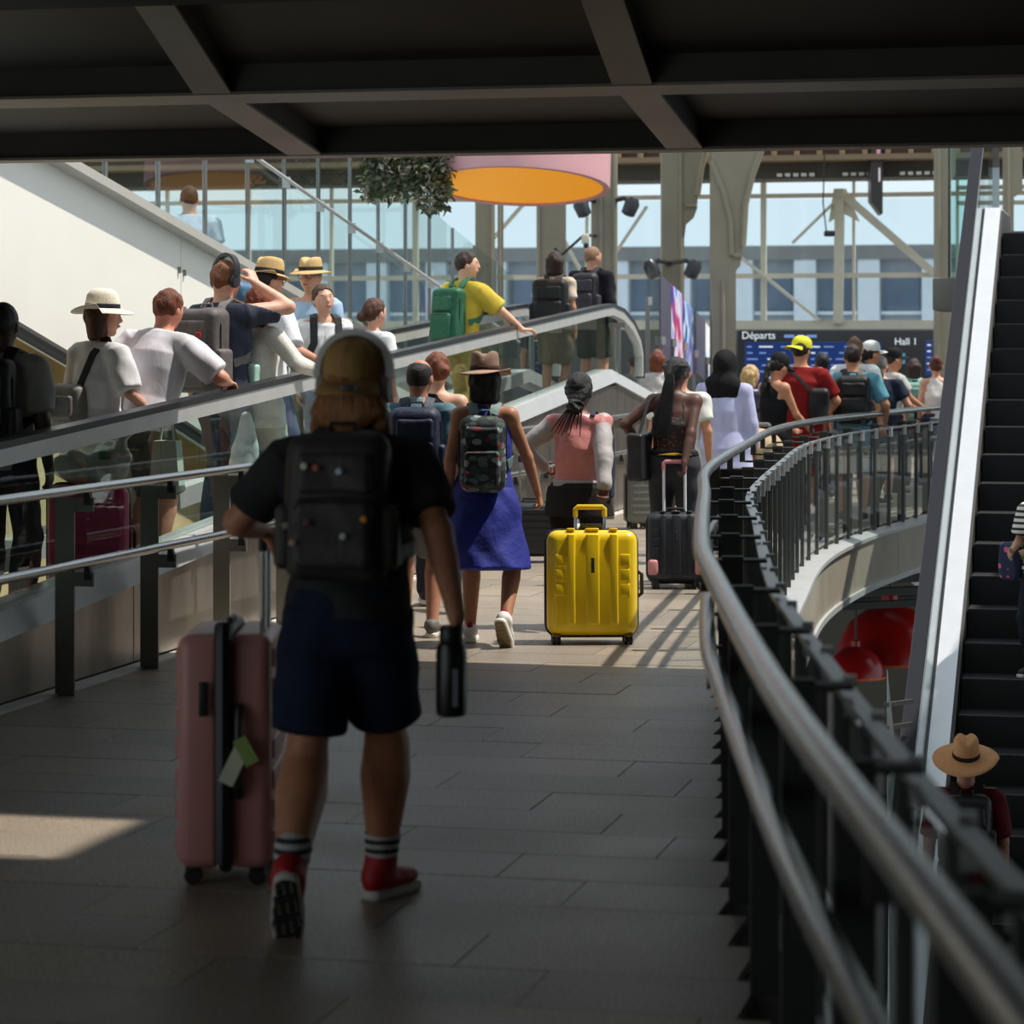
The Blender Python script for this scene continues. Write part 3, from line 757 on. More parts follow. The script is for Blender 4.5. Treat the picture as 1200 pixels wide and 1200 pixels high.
# ------------------------------------------------------------------ suitcases
def suitcase(label, loc, rz, w, d, h, m, dark, tilt=0., ribs='v', handle=.0, grip=None, group=None, wheels=True, wheelm=None, corner=None, band=False, logo=None, tagm=None, bev=.07, metal=None):
    root = empty('suitcase', loc, rz, label, 'suitcase', group); Rx = Matrix.Rotation(tilt, 3, 'X')
    metal = metal or steel(205, .25); grip = grip or dark; wheelm = wheelm or dark
    z0 = .055
    def T(p): 
        p = Vector(p); p = Vector((p.x, p.y+d/2-.03, p.z-.025)); p = Rx @ p; return Vector((p.x, p.y-d/2+.03, p.z+.025))
    def part(b, name, mm, par=root, ang=35):
        b.v = [T(v) for v in b.v]; return b.build(name, mm, par, angle=ang)
    b = MB(); b.rbox((0, -d*.25, z0+h/2), (w, d*.495, h), bev, 5); back = part(b, 'shell', m)
    b = MB(); b.rbox((0, d*.25, z0+h/2), (w, d*.495, h), bev, 5); front = part(b, 'shell', m)
    b = MB()
    rr = .07
    pts = []
    for (cx, cz, a0) in ((w/2-rr, h-rr, 0), (-w/2+rr, h-rr, PI/2), (-w/2+rr, rr, PI), (w/2-rr, rr, 3*PI/2)):
        for a in np.linspace(a0, a0+PI/2, 6): pts.append((cx+rr*math.cos(a), 0, z0+cz+rr*math.sin(a)))
    b.tube([Vector(p) for p in pts], .012 if not band else .022, 8, closed=True); part(b, 'zip_gusset', dark)
    yb = -d*.4975
    if ribs == 'v':
        for (x, ww) in ((-w*.235, .045), (0, .075), (w*.235, .045)):
            b = MB(); b.rbox((x, yb-.002, z0+h*.53), (ww*w/.5, .022, h*.86), .010, 3); part(b, 'rib', m, back)
            b = MB(); b.rbox((x, -d*.2, z0+h+.002), (ww*w/.5, d*.45, .016), .007, 3); part(b, 'rib', m, back)
        for s in (-1, 1):
            for zz in (.43, .57, .71):
                b = MB(); b.rbox((s*w*.355, yb-.001, z0+h*zz), (w*.11, .012, h*.11), .005, 3); part(b, 'cross_rib', m, back)
    elif ribs == 'h':
        for zz in np.linspace(.2, .85, 6):
            b = MB(); b.rbox((0, yb-.001, z0+h*zz), (w*.8, .016, h*.07), .007, 3); part(b, 'rib', m, back)
    elif ribs == 'side':   # grooved edges, as on a ribbed shell
        for zz in np.linspace(.12, .9, 7):
            for s in (-1, 1):
                b = MB(); b.rbox((0, s*d*.497, z0+h*zz), (w*.86, .014, h*.085), .006, 3); part(b, 'rib', m, back)
    if corner:
        for s in (-1, 1):
            b = MB(); b.rbox((s*(w/2-.035), yb+.012, z0+.1), (.075, .06, .11), .022, 3); part(b, 'corner_guard', corner, back)
    if wheels:
        for sx_ in (-1, 1):
            for sy_ in (-1, 1):
                p = Vector((sx_*(w/2-.055), sy_*(d/2-.05), z0))
                b = MB(); b.rbox(p+Vector((0, 0, .0)), (.05, .05, .03), .01, 2); f = part(b, 'wheel_fork', wheelm)
                for q in (-.014, .014):
                    b = MB(); b.lathe([(.008, -.009), (.026, -.009), (.029, -.004), (.029, .004), (.026, .009), (.008, .009)], 14, p+Vector((q, 0, -.026)), R=Matrix.Rotation(PI/2, 3, 'Y')); part(b, 'wheel', dark, f)
    if handle > 0:
        for s in (-1, 1):
            b = MB(); b.tube([(s*min(w*.19, .085), d*.36, z0+h-.01), (s*min(w*.19, .085), d*.36, z0+h+handle)], .0105, 10); part(b, 'handle_tube', metal)
        g = min(w*.19, .085)
        b = MB(); b.tube([(-g, d*.36, z0+h+handle-.045), (-g, d*.36, z0+h+handle), (-g+.012, d*.36, z0+h+handle+.012), (g-.012, d*.36, z0+h+handle+.012), (g, d*.36, z0+h+handle), (g, d*.36, z0+h+handle-.045)], .0155, 10); part(b, 'grip', grip)
    b = MB(); b.tube([(-.07, 0, z0+h-.005), (-.055, 0, z0+h+.03), (.055, 0, z0+h+.03), (.07, 0, z0+h-.005)], .011, 8); part(b, 'carry_handle', dark)
    b = MB(); b.tube([(w/2-.003, -.0, z0+h*.36), (w/2+.03, -.0, z0+h*.40), (w/2+.03, -.0, z0+h*.58), (w/2-.003, -.0, z0+h*.62)], .011, 8); part(b, 'side_handle', dark)
    if logo:
        b = MB(); b.rbox((0, yb-.0135, z0+h*.66), (.02, .006, .085), .002, 2); lo = part(b, 'badge', plastic((25, 25, 25)))
        for q in range(3):
            b = MB(); b.tube([(0+.0065*math.cos(a), yb-.0170, z0+h*.66+(q-1)*.024+.009*math.sin(a)) for a in np.linspace(0, 2*PI, 10)[:-1]], .0016, 5, closed=True); part(b, 'badge_letter', steel(210), lo)
    return root, T
# ------------------------------------------------------------------ the place
M_floor = None
def granite(name, a, b, rough=.45, scale=160):
    m, nt, p = _pn(name); L = nt.links
    tcn = nt.nodes.new('ShaderNodeTexCoord'); n = nt.nodes.new('ShaderNodeTexNoise'); n.inputs['Scale'].default_value = scale; n.inputs['Detail'].default_value = 2
    g = nt.nodes.new('ShaderNodeNewGeometry'); L.new(g.outputs['Position'], n.inputs['Vector'])
    n2 = nt.nodes.new('ShaderNodeTexNoise'); n2.inputs['Scale'].default_value = 1.3; n2.inputs['Detail'].default_value = 5; L.new(g.outputs['Position'], n2.inputs['Vector'])
    r = nt.nodes.new('ShaderNodeValToRGB'); r.color_ramp.elements[0].position = .35; r.color_ramp.elements[1].position = .68
    r.color_ramp.elements[0].color = lin(a); r.color_ramp.elements[1].color = lin(b); L.new(n.outputs['Fac'], r.inputs[0])
    mx = nt.nodes.new('ShaderNodeMix'); mx.data_type = 'RGBA'; mx.blend_type = 'MULTIPLY'; mx.inputs[0].default_value = .35
    L.new(r.outputs[0], mx.inputs[6]); L.new(n2.outputs['Fac'], mx.inputs[7]); L.new(mx.outputs[2], p.inputs['Base Color'])
    p.inputs['Roughness'].default_value = rough
    rr = nt.nodes.new('ShaderNodeMapRange'); rr.inputs[3].default_value = rough-.12; rr.inputs[4].default_value = rough+.15; L.new(n2.outputs['Fac'], rr.inputs[0]); L.new(rr.outputs[0], p.inputs['Roughness'])
    return m
M_tile = [granite('granite_tile', (96, 86, 75), (204, 188, 168)), granite('granite_tile_grey', (92, 84, 74), (194, 180, 163)), granite('granite_tile_warm', (100, 89, 77), (210, 192, 170))]
M_joint = paint((70, 66, 62), .9)
M_dark = paint((46, 44, 41), .6)
M_inner = paint((176, 164, 148), .7)
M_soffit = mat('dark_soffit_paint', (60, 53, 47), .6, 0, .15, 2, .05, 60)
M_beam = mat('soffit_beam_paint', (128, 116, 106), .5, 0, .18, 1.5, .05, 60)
M_white = mat('white_wall_panel', (236, 231, 222), .45, 0, .03, 1.2, .02, 40)
M_steel = steel(176, .25); M_steel2 = steel(150, .35); M_post = paint((126, 123, 114), .45)
M_clad = mat('stainless_panel', (150, 142, 134), .34, .85, .18, 5, .05, 120, .5, stretch=(1, 1, .3))
M_deck = mat('aluminium_deck', (205, 206, 206), .35, .35, .06, 4, .03, 90)
M_rubber = mat('black_rubber', (28, 29, 34), .35, 0, .1, 30, 0, 0, .6)
M_glass = glass('clear_glass'); M_glass_g = glass('greenish_glass', (.90, .955, .94), .6); M_win = glass('window_glass', (.90, .95, .97), .55)
M_beige = mat('beige_column_paint', (142, 134, 116), .55, 0, .08, 2, .04, 60)
M_cream = mat('cream_fascia', (160, 151, 136), .45, .1, .10, 1.5, .03, 40)

def curve_pts(P, step=.25):
    P = [Vector(p) for p in P]; out = []
    for i in range(len(P)-1):
        p0 = P[max(i-1, 0)]; p1 = P[i]; p2 = P[i+1]; p3 = P[min(i+2, len(P)-1)]
        n = max(2, int((p2-p1).length/step))
        for j in range(n):
            t = j/n; out.append(.5*((2*p1)+(p2-p0)*t+(2*p0-5*p1+4*p2-p3)*t*t+(3*p1-p0-3*p2+p3)*t**3))
    out.append(P[-1]); return out
RAILC = curve_pts([(.50, 0, 0), (.50, 2.83, 0), (.504, 5.09, 0), (.58, 7.88, 0), (.637, 9.18, 0), (.85, 12.07, 0), (1.05, 14.6, 0), (1.59, 18.4, 0), (2.09, 21.55, 0), (2.7, 24, 0), (3.42, 26.1, 0), (4.78, 29.6, 0), (6.2, 32.2, 0), (8.6, 34.5, 0), (12., 36, 0)], .15)
def offs(P, d):
    out = []
    for i, p in enumerate(P):
        t = (P[min(i+1, len(P)-1)]-P[max(i-1, 0)]).normalized(); n = Vector((t.y, -t.x, 0)); out.append(p+n*d)
    return out
def setz(P, z): return [Vector((p.x, p.y, z)) for p in P]
def railX(Y):
    for i in range(len(RAILC)-1):
        if RAILC[i].y <= Y <= RAILC[i+1].y:
            f = (Y-RAILC[i].y)/(RAILC[i+1].y-RAILC[i].y+1e-9); return RAILC[i].x+(RAILC[i+1].x-RAILC[i].x)*f
    return 12.
TL = -5.28
# floor slab ------------------------------------------------------------
edge = offs(RAILC, .32); V, F = [], []
leftX = lambda Y: (TL+ST*Y)/CT if Y < 30 else (TL+ST*30)/CT-(Y-30)*2.0
rows = [p for p in edge[::3] if p.y > -1]
rows = [Vector((edge[0].x, -4, 0))]+rows
for p in rows:
    l = Vector((leftX(p.y), p.y, 0))
    V += [Vector((l.x, l.y, -.03)), Vector((p.x, p.y, -.03)), Vector((p.x, p.y, -.36)), Vector((l.x, l.y, -.36))]
n = len(rows)
for i in range(n-1):
    for k_ in range(4): F.append((i*4+k_, i*4+(k_+1) % 4, i*4+4+(k_+1) % 4, i*4+4+k_))
F.append((0, 1, 2, 3)); F.append(tuple((n-1)*4+i for i in (3, 2, 1, 0)))
floor = mesh_obj('floor', V, [tuple(reversed(f)) for f in F], M_joint, None, True, 30); tag(floor, 'grey granite walkway floor running beside the moving walkway', 'floor', kind='structure')
# concourse beyond the walkway (one slab under the far crowd and the board)
b = MB(); b.prism([(-14, 35.6), (12.2, 35.6), (30, 37), (30, 62), (-14, 62)], -.36, -.004); o = b.build('floor', M_tile[1]); tag(o, 'far concourse floor in front of the departures board', 'floor', kind='structure')
b = MB(); b.prism([(leftX(30)-11.5, 35.6), (leftX(30)-11.5, 30), (leftX(30), 30)], -.36, -.03); o = b.build('landing', M_tile[1], floor)
# tiles: rows of 0.42 m, broken joints
tile_me = {}
cnt = 0; rest = MB(); ROW = .42
rr_ = random.Random(4); s = 2.3; row = 0
while s < 34.5:
    t0 = TL+.10; Ymid = None
    Ynear = (W(s+ROW/2, -4)).y
    # right end of this row: stepped along the railing
    tr = None; t = t0
    while t < 9:
        P = W(s+ROW*.5, t)
        if P.x > railX(P.y)+.06 or P.y < .2: break
        t += .03
    tend = t; t = t0 - (row*.37 % .9 if False else 0); first = True
    off_ = [.32, .77, .5, .15, .62][row % 5]
    a = t0
    while a < tend-.05:
        bnd = min(a+(off_ if first else .94), tend); first = False
        if tend-bnd < .12: bnd = tend
        z = rr_.uniform(-.0012, .0012)
        g = .0022
        if bnd-a > .05 and W(s, a).y > .5:
            P = [W(s+g, a+g, -.03), W(s+g, bnd-g, -.03), W(s+ROW-g, bnd-g, -.03), W(s+ROW-g, a+g, -.03)]
            Q = [Vector((p.x, p.y, z)) for p in P]
            P = [P[0], P[1], P[2], P[3]]
            if s > 6.0 and cnt < 290:
                mb = MB(); mb.hexa(P+Q); mb.build('tile', M_tile[rr_.randrange(3)], floor, smooth=False); cnt += 1
            else: rest.hexa(P+Q)
        a = bnd
    s += ROW; row += 1
o = rest.build('tile', M_tile[0], floor, smooth=False); tag(o, kind='stuff')
b = MB(); b.hexa([W(2, TL, -.03), W(2, TL+.095, -.03), W(30, TL+.095, -.03), W(30, TL, -.03), W(2, TL, .012), W(2, TL+.095, .012), W(30, TL+.095, .012), W(30, TL, .012)]); b.build('edge_strip', mat('pale_stone', (206, 202, 194), .6, 0, .08, 6), floor, smooth=False)
# fascia of the walkway edge and its capping -----------------------------
fe = [p for p in offs(RAILC, .32)]
def band(P, Q, z0, z1):
    V, F = [], []
    for p, q in zip(P, Q): V += [Vector((p.x, p.y, z0)), Vector((q.x, q.y, z0)), Vector((q.x, q.y, z1)), Vector((p.x, p.y, z1))]
    m_ = len(P)
    for i in range(m_-1):
        for k_ in range(4): F.append((i*4+k_, i*4+4+k_, i*4+4+(k_+1) % 4, i*4+(k_+1) % 4))
    F += [(0, 1, 2, 3), tuple(m_*4-4+i for i in (3, 2, 1, 0))]
    return V, F
fas = empty('trim_1', (0, 0, 0), kind='structure', label='pale metal fascia along the curved edge of the walkway', cat='fascia')
segn = 14
for i in range(0, len(fe)-1, segn):
    a = offs(RAILC, .32)[i:i+segn+1]; c = offs(RAILC, .36)[i:i+segn+1]
    if len(a) < 2: continue
    V, F = band(a[:-1]+[a[-2].lerp(a[-1], .93)], c[:-1]+[c[-2].lerp(c[-1], .93)], -.42, -.015); mesh_obj('fascia_panel', V, F, M_cream, fas, True, 30)
    V, F = band(offs(RAILC, .19)[i:i+segn+1], offs(RAILC, .385)[i:i+segn+1], -.015, .015); mesh_obj('capping', V, F, M_deck, fas, True, 30)
    V, F = band(offs(RAILC, .30)[i:i+segn+1], offs(RAILC, .385)[i:i+segn+1], -.47, -.42); mesh_obj('lower_flange', V, F, M_deck, fas, True, 30)
# curved guard rail -----------------------------------------------------
M_gp = paint((44, 44, 42), .55); M_bal = paint((74, 76, 74), .5)
gr = empty('guard_rail', (.6, 7, 0), label='curved double handrail with glass balustrade on the right edge of the walkway', cat='railing')
def reb(o): o.matrix_parent_inverse = gr.matrix_world.inverted(); return o
off0 = Vector((.6, 7, 0))
b = MB(); b.tube(setz(RAILC[::2], 1.06), .030, 14); b.build('handrail', steel(182, .2), gr, off=off0)
b = MB(); b.tube(setz(offs(RAILC, .02)[::2], .74), .028, 14); b.build('lower_handrail', steel(170, .22), gr, off=off0)
# arc lengths
al = [0.]
for i in range(1, len(RAILC)): al.append(al[-1]+(RAILC[i]-RAILC[i-1]).length)
def atlen(P, l):
    i = max(0, min(len(al)-2, next((j for j in range(len(al)-1) if al[j+1] >= l), len(al)-2)))
    f = (l-al[i])/(al[i+1]-al[i]+1e-9); return P[i].lerp(P[i+1], f), (RAILC[i+1]-RAILC[i]).normalized()
OUT = offs(RAILC, .23)
l = 1.35
while l < al[-1]-1:
    p, t_ = atlen(offs(RAILC, .11), l); q, _ = atlen(OUT, l); h, _ = atlen(RAILC, l); nr = Vector((t_.y, -t_.x, 0))
    b = MB(); b.bar(p+Vector((0, 0, 0.0)), p+Vector((0, 0, .98)), .055, .075, nr); b.build('post', M_gp, gr, smooth=False, off=off0)
    b = MB(); b.bar(h+nr*.02+Vector((0, 0, .965)), q+Vector((0, 0, .965)), .085, .012); b.build('arm', M_gp, gr, smooth=False, off=off0)
    b = MB(); b.bar(h+Vector((0, 0, .96)), h+Vector((0, 0, 1.04)), .012, .035, nr); b.build('saddle', M_gp, gr, smooth=False, off=off0)
    b = MB(); b.bar(h+nr*.02+Vector((0, 0, .66)), p+Vector((0, 0, .66)), .05, .012); b.build('lower_arm', M_gp, gr, smooth=False, off=off0)
    b = MB(); b.bar(h+nr*.02+Vector((0, 0, .66)), h+nr*.02+Vector((0, 0, .73)), .012, .03, nr); b.build('lower_saddle', M_gp, gr, smooth=False, off=off0)
    l += 1.18
b = MB(); V, F = band(offs(RAILC, .21), offs(RAILC, .25), .93, .945); b.add(V, F); b.build('top_rail', M_steel2, gr, off=off0, angle=30)
l = 2.0
while l < al[-1]-1.2:
    q, t_ = atlen(OUT, l); nr = Vector((t_.y, -t_.x, 0))
    if q.y > 3.:
        b = MB(); b.bar(q+Vector((0, 0, .01)), q+Vector((0, 0, .93)), .02, .036, nr); br_ = b.build('baluster', M_bal, gr, smooth=False, off=off0)
        b = MB(); b.bar(q+nr*.02+Vector((0, 0, .86)), q+nr*.02+Vector((0, 0, .955)), .026, .03, nr); b.build('clip', M_deck, br_, smooth=False, off=off0)
        q2, t2 = atlen(OUT, l+.62)
        b = MB(); b.hexa([q-nr*.004+Vector((0, 0, .06))+t_*.02, q+nr*.004+Vector((0, 0, .06))+t_*.02, q2+nr*.004+Vector((0, 0, .06))-t_*.02, q2-nr*.004+Vector((0, 0, .06))-t_*.02,
                          q-nr*.004+Vector((0, 0, .9))+t_*.02, q+nr*.004+Vector((0, 0, .9))+t_*.02, q2+nr*.004+Vector((0, 0, .9))-t_*.02, q2-nr*.004+Vector((0, 0, .9))-t_*.02]); b.build('glass_pane', M_glass, gr, smooth=False, off=off0)
    l += .62

# overhead soffit --------------------------------------------------------
SP = [(14.9, 2.786), (13.25, 3.0), (12.0, 3.52), (10.6, 4.10)]
T0, T1 = -7.46, 6.5
ceil = MB(); REC = .16
for (a, c) in zip(SP[:-1], SP[1:]):
    ceil.hexa([W(c[0], T0, c[1]+REC), W(c[0], T1, c[1]+REC), W(a[0], T1, a[1]+REC), W(a[0], T0, a[1]+REC), W(c[0], T0, max(c[1]+REC+.15, 3.3)), W(c[0], T1, max(c[1]+REC+.15, 3.3)), W(a[0], T1, 3.3), W(a[0], T0, 3.3)])
def slab(s0, s1, t0, t1): ceil.hexa([W(s0, t0, 4.24), W(s0, t1, 4.24), W(s1, t1, 4.24), W(s1, t0, 4.24), W(s0, t0, 4.45), W(s0, t1, 4.45), W(s1, t1, 4.45), W(s1, t0, 4.45)])
slab(10.15, 10.65, T0, T1); slab(9.35, 10.15, T0, -3.35); slab(9.35, 10.15, -1.35, T1); slab(8.42, 9.35, T0, T1); slab(8.22, 8.42, T0, -3.5); slab(8.22, 8.42, -1.9, T1); slab(-9, 8.22, T0, T1)
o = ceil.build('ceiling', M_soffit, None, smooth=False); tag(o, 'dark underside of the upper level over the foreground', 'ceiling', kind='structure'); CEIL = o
def soff(s):
    for (a, c) in zip(SP[:-1], SP[1:]):
        if c[0] <= s <= a[0]: return a[1]+(c[1]-a[1])*(a[0]-s)/(a[0]-c[0])
    return 4.1
def cross(s0, s1, name):
    b = MB(); z0, z1 = soff(s0), soff(s1)
    b.hexa([W(s0, T0, z0), W(s0, T1, z0), W(s1, T1, z1), W(s1, T0, z1), W(s0, T0, z0+.015), W(s0, T1, z0+.015), W(s1, T1, z1+.015), W(s1, T0, z1+.015)]); o = b.build(name, M_beam, CEIL, smooth=False)
    b = MB(); e = .02; b.hexa([W(s0+e, T0, z0+.015), W(s0+e, T1, z0+.015), W(s1-e, T1, z1+.015), W(s1-e, T0, z1+.015), W(s0+e, T0, z0+.3), W(s0+e, T1, z0+.3), W(s1-e, T1, z1+.3), W(s1-e, T0, z1+.3)]); b.build('web', M_soffit, o, smooth=False); return o
cross(14.82, 14.9, 'edge_beam'); cross(13.25, 13.46, 'cross_beam'); cross(12.0, 12.2, 'cross_beam')
for tb_ in (-6.81, -4.63, -2.45, -.27, 1.91, 4.09):
    for (a, c) in zip(SP[:-1], SP[1:]):
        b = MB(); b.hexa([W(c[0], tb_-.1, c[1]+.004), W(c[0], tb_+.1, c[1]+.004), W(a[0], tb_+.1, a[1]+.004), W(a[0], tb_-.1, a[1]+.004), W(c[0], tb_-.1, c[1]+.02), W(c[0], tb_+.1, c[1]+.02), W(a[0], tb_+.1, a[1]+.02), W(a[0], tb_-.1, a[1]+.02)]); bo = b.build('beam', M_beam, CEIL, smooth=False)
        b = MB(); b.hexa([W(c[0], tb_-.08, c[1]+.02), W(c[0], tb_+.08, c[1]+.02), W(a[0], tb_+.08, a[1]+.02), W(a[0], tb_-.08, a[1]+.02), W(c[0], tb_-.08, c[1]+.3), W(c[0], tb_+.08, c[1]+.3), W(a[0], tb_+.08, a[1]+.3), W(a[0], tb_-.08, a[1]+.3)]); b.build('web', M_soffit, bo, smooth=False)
# unseen walls added to block ambient light behind and beside the camera
b = MB(); b.hexa([W(-9, -7.6, -4.4), W(-9, 6.6, -4.4), W(-8.8, 6.6, -4.4), W(-8.8, -7.6, -4.4), W(-9, -7.6, 4.3), W(-9, 6.6, 4.3), W(-8.8, 6.6, 4.3), W(-8.8, -7.6, 4.3)]); o = b.build('wall_back_fill', M_inner, smooth=False); tag(o, 'unseen pale wall added behind the viewer for warm fill light', 'wall', kind='structure')  # added wall, pale beige so it bounces warm fill under the soffit
b = MB(); b.hexa([W(-9, 6.5, -4.4), W(-9, 6.7, -4.4), W(15, 6.7, -4.4), W(15, 6.5, -4.4), W(-9, 6.5, 4.3), W(-9, 6.7, 4.3), W(15, 6.7, 4.3), W(15, 6.5, 4.3)]); o = b.build('wall_right_blocker', paint((56, 52, 48), .7), smooth=False); tag(o, 'unseen dark wall added beyond the escalator to block ambient light', 'wall', kind='structure')  # added light blocker, kept dark so little bounce reaches the guard rail
b = MB(); b.hexa([W(14.95, .35, 2.6), W(14.95, 8, 2.6), W(27.2, 8, 2.6), W(27.2, .35, 2.6), W(14.95, .35, 2.95), W(14.95, 8, 2.95), W(27.2, 8, 2.95), W(27.2, .35, 2.95)]); o = b.build('floor', M_soffit, smooth=False); tag(o, 'unseen upper floor slab added right of the escalator to shade its steps', 'floor', kind='structure')  # out-of-frame slab added to keep the sun off the escalator steps
# lower level
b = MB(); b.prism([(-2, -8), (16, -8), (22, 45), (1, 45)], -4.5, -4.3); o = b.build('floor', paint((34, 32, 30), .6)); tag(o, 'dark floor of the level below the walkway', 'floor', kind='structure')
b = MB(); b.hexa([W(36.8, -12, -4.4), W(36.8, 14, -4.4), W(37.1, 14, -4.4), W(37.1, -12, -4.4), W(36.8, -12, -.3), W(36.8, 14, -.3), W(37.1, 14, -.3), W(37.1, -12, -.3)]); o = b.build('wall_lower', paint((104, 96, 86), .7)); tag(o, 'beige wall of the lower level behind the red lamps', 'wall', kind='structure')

# white parapet wall with glass on top (descending ramp, left) ----------------
TW = -7.5
wtop = lambda s: 2.99-.155*(s-18.06)
wbot = lambda s: wtop(s)-1.16-.10*(s-17.5)*(1 if s > 17.5 else 0)
wall = empty('wall_left', W(18, TW, 0), kind='structure', label='sunlit white parapet wall of the ramp above the moving walkway', cat='wall')
O = W(18, TW, 0)
joints = [6.0, 9.5, 13., 16.4, s_of(at(212, D_on_t(212, TW)), D_on_t(212, TW)), 23.4, 26.4, 29.5, 32.5]
for a, c in zip(joints[:-1], joints[1:]):
    b = MB(); g = .006
    b.hexa([W(a+g, TW-.16, wbot(a)), W(a+g, TW, wbot(a)), W(c-g, TW, wbot(c)), W(c-g, TW-.16, wbot(c)), W(a+g, TW-.16, wtop(a)), W(a+g, TW, wtop(a)), W(c-g, TW, wtop(c)), W(c-g, TW-.16, wtop(c))]); p = b.build('wall_panel', M_white, wall, smooth=False, off=O)
    for f in (.22, .42, .62, .82):
        for e in (a+.06, c-.06):
            z = wbot(e)+(wtop(e)-wbot(e))*f; q = MB(); q.box(W(e, TW+.008, z), (.03, .03, .05)); q.build('bolt', M_post, p, smooth=False, off=O)
    b = MB(); b.hexa([W(a, TW-.2, wtop(a)), W(a, TW+.13, wtop(a)), W(c, TW+.13, wtop(c)), W(c, TW-.2, wtop(c)), W(a, TW-.2, wtop(a)+.07), W(a, TW+.13, wtop(a)+.07), W(c, TW+.13, wtop(c)+.07), W(c, TW-.2, wtop(c)+.07)]); b.build('ledge', mat('grey_ledge', (176, 172, 164), .5, 0, .05, 2), wall, smooth=False, off=O)
    b = MB(); b.tube([W(a, TW+.03, wbot(a)-.03), W(c, TW+.03, wbot(c)-.03)], .05, 10); b.build('lower_trim', M_dark, wall, off=O)
b = MB(); b.hexa([W(5, TW-.5, -.4), W(5, TW-.2, -.4), W(33, TW-.2, -.4), W(33, TW-.5, -.4), W(5, TW-.5, wbot(5)+.2), W(5, TW-.2, wbot(5)+.2), W(33, TW-.2, wbot(33)+.2), W(33, TW-.5, wbot(33)+.2)]); o = b.build('wall_stone', mat('yellow_stone', (208, 184, 140), .8, 0, .16, 2.2, .3, 25), smooth=False); tag(o, 'yellowish stone wall showing below the white parapet', 'wall', kind='structure')
b = MB(); b.hexa([W(6, TW-2.6, wtop(6)-1.0), W(6, TW-.1, wtop(6)-1.0), W(33, TW-.1, wtop(33)-1.0), W(33, TW-2.6, wtop(33)-1.0), W(6, TW-2.6, wtop(6)-.8), W(6, TW-.1, wtop(6)-.8), W(33, TW-.1, wtop(33)-.8), W(33, TW-2.6, wtop(33)-.8)]); o = b.build('ramp', M_tile[1], smooth=False); tag(o, 'ramp floor behind the white parapet', 'ramp', kind='structure')
gb = empty('glass_balustrade', W(24, TW, wtop(24)), label='tall glass balustrade with slim posts on top of the white parapet', cat='balustrade'); O = W(24, TW, wtop(24))
xs = [60, 123, 185, 240, 290, 333, 373, 410, 443, 475, 503, 530, 556, 580, 602]
ss = [s_of(at(x, D_on_t(x, TW)), D_on_t(x, TW)) for x in xs]
for a, c in zip(ss[:-1], ss[1:]):
    z0, z1 = wtop(a)+.07, wtop(c)+.07
    b = MB(); b.hexa([W(a+.02, TW-.008, z0+.02), W(a+.02, TW+.008, z0+.02), W(c-.02, TW+.008, z1+.02), W(c-.02, TW-.008, z1+.02), W(a+.02, TW-.008, z0+1.75), W(a+.02, TW+.008, z0+1.75), W(c-.02, TW+.008, z1+1.75), W(c-.02, TW-.008, z1+1.75)]); b.build('glass_pane', M_glass_g, gb, smooth=False, off=O)
    b = MB(); b.bar(W(a, TW, z0), W(a, TW, z0+1.75), .03, .04, W(1, 0)-W(0, 0)); po = b.build('post', M_steel2, gb, smooth=False, off=O)
    b = MB(); b.box(W(a, TW+.02, z0+.95), (.07, .07, .1)); b.build('clamp', M_deck, po, smooth=False, off=O)
b = MB(); b.tube([W(ss[2], TW+.07, wtop(ss[2])+1.02), W(ss[-1], TW+.07, wtop(ss[-1])+1.02)], .018, 8); b.build('thin_rail', M_deck, gb, off=O)

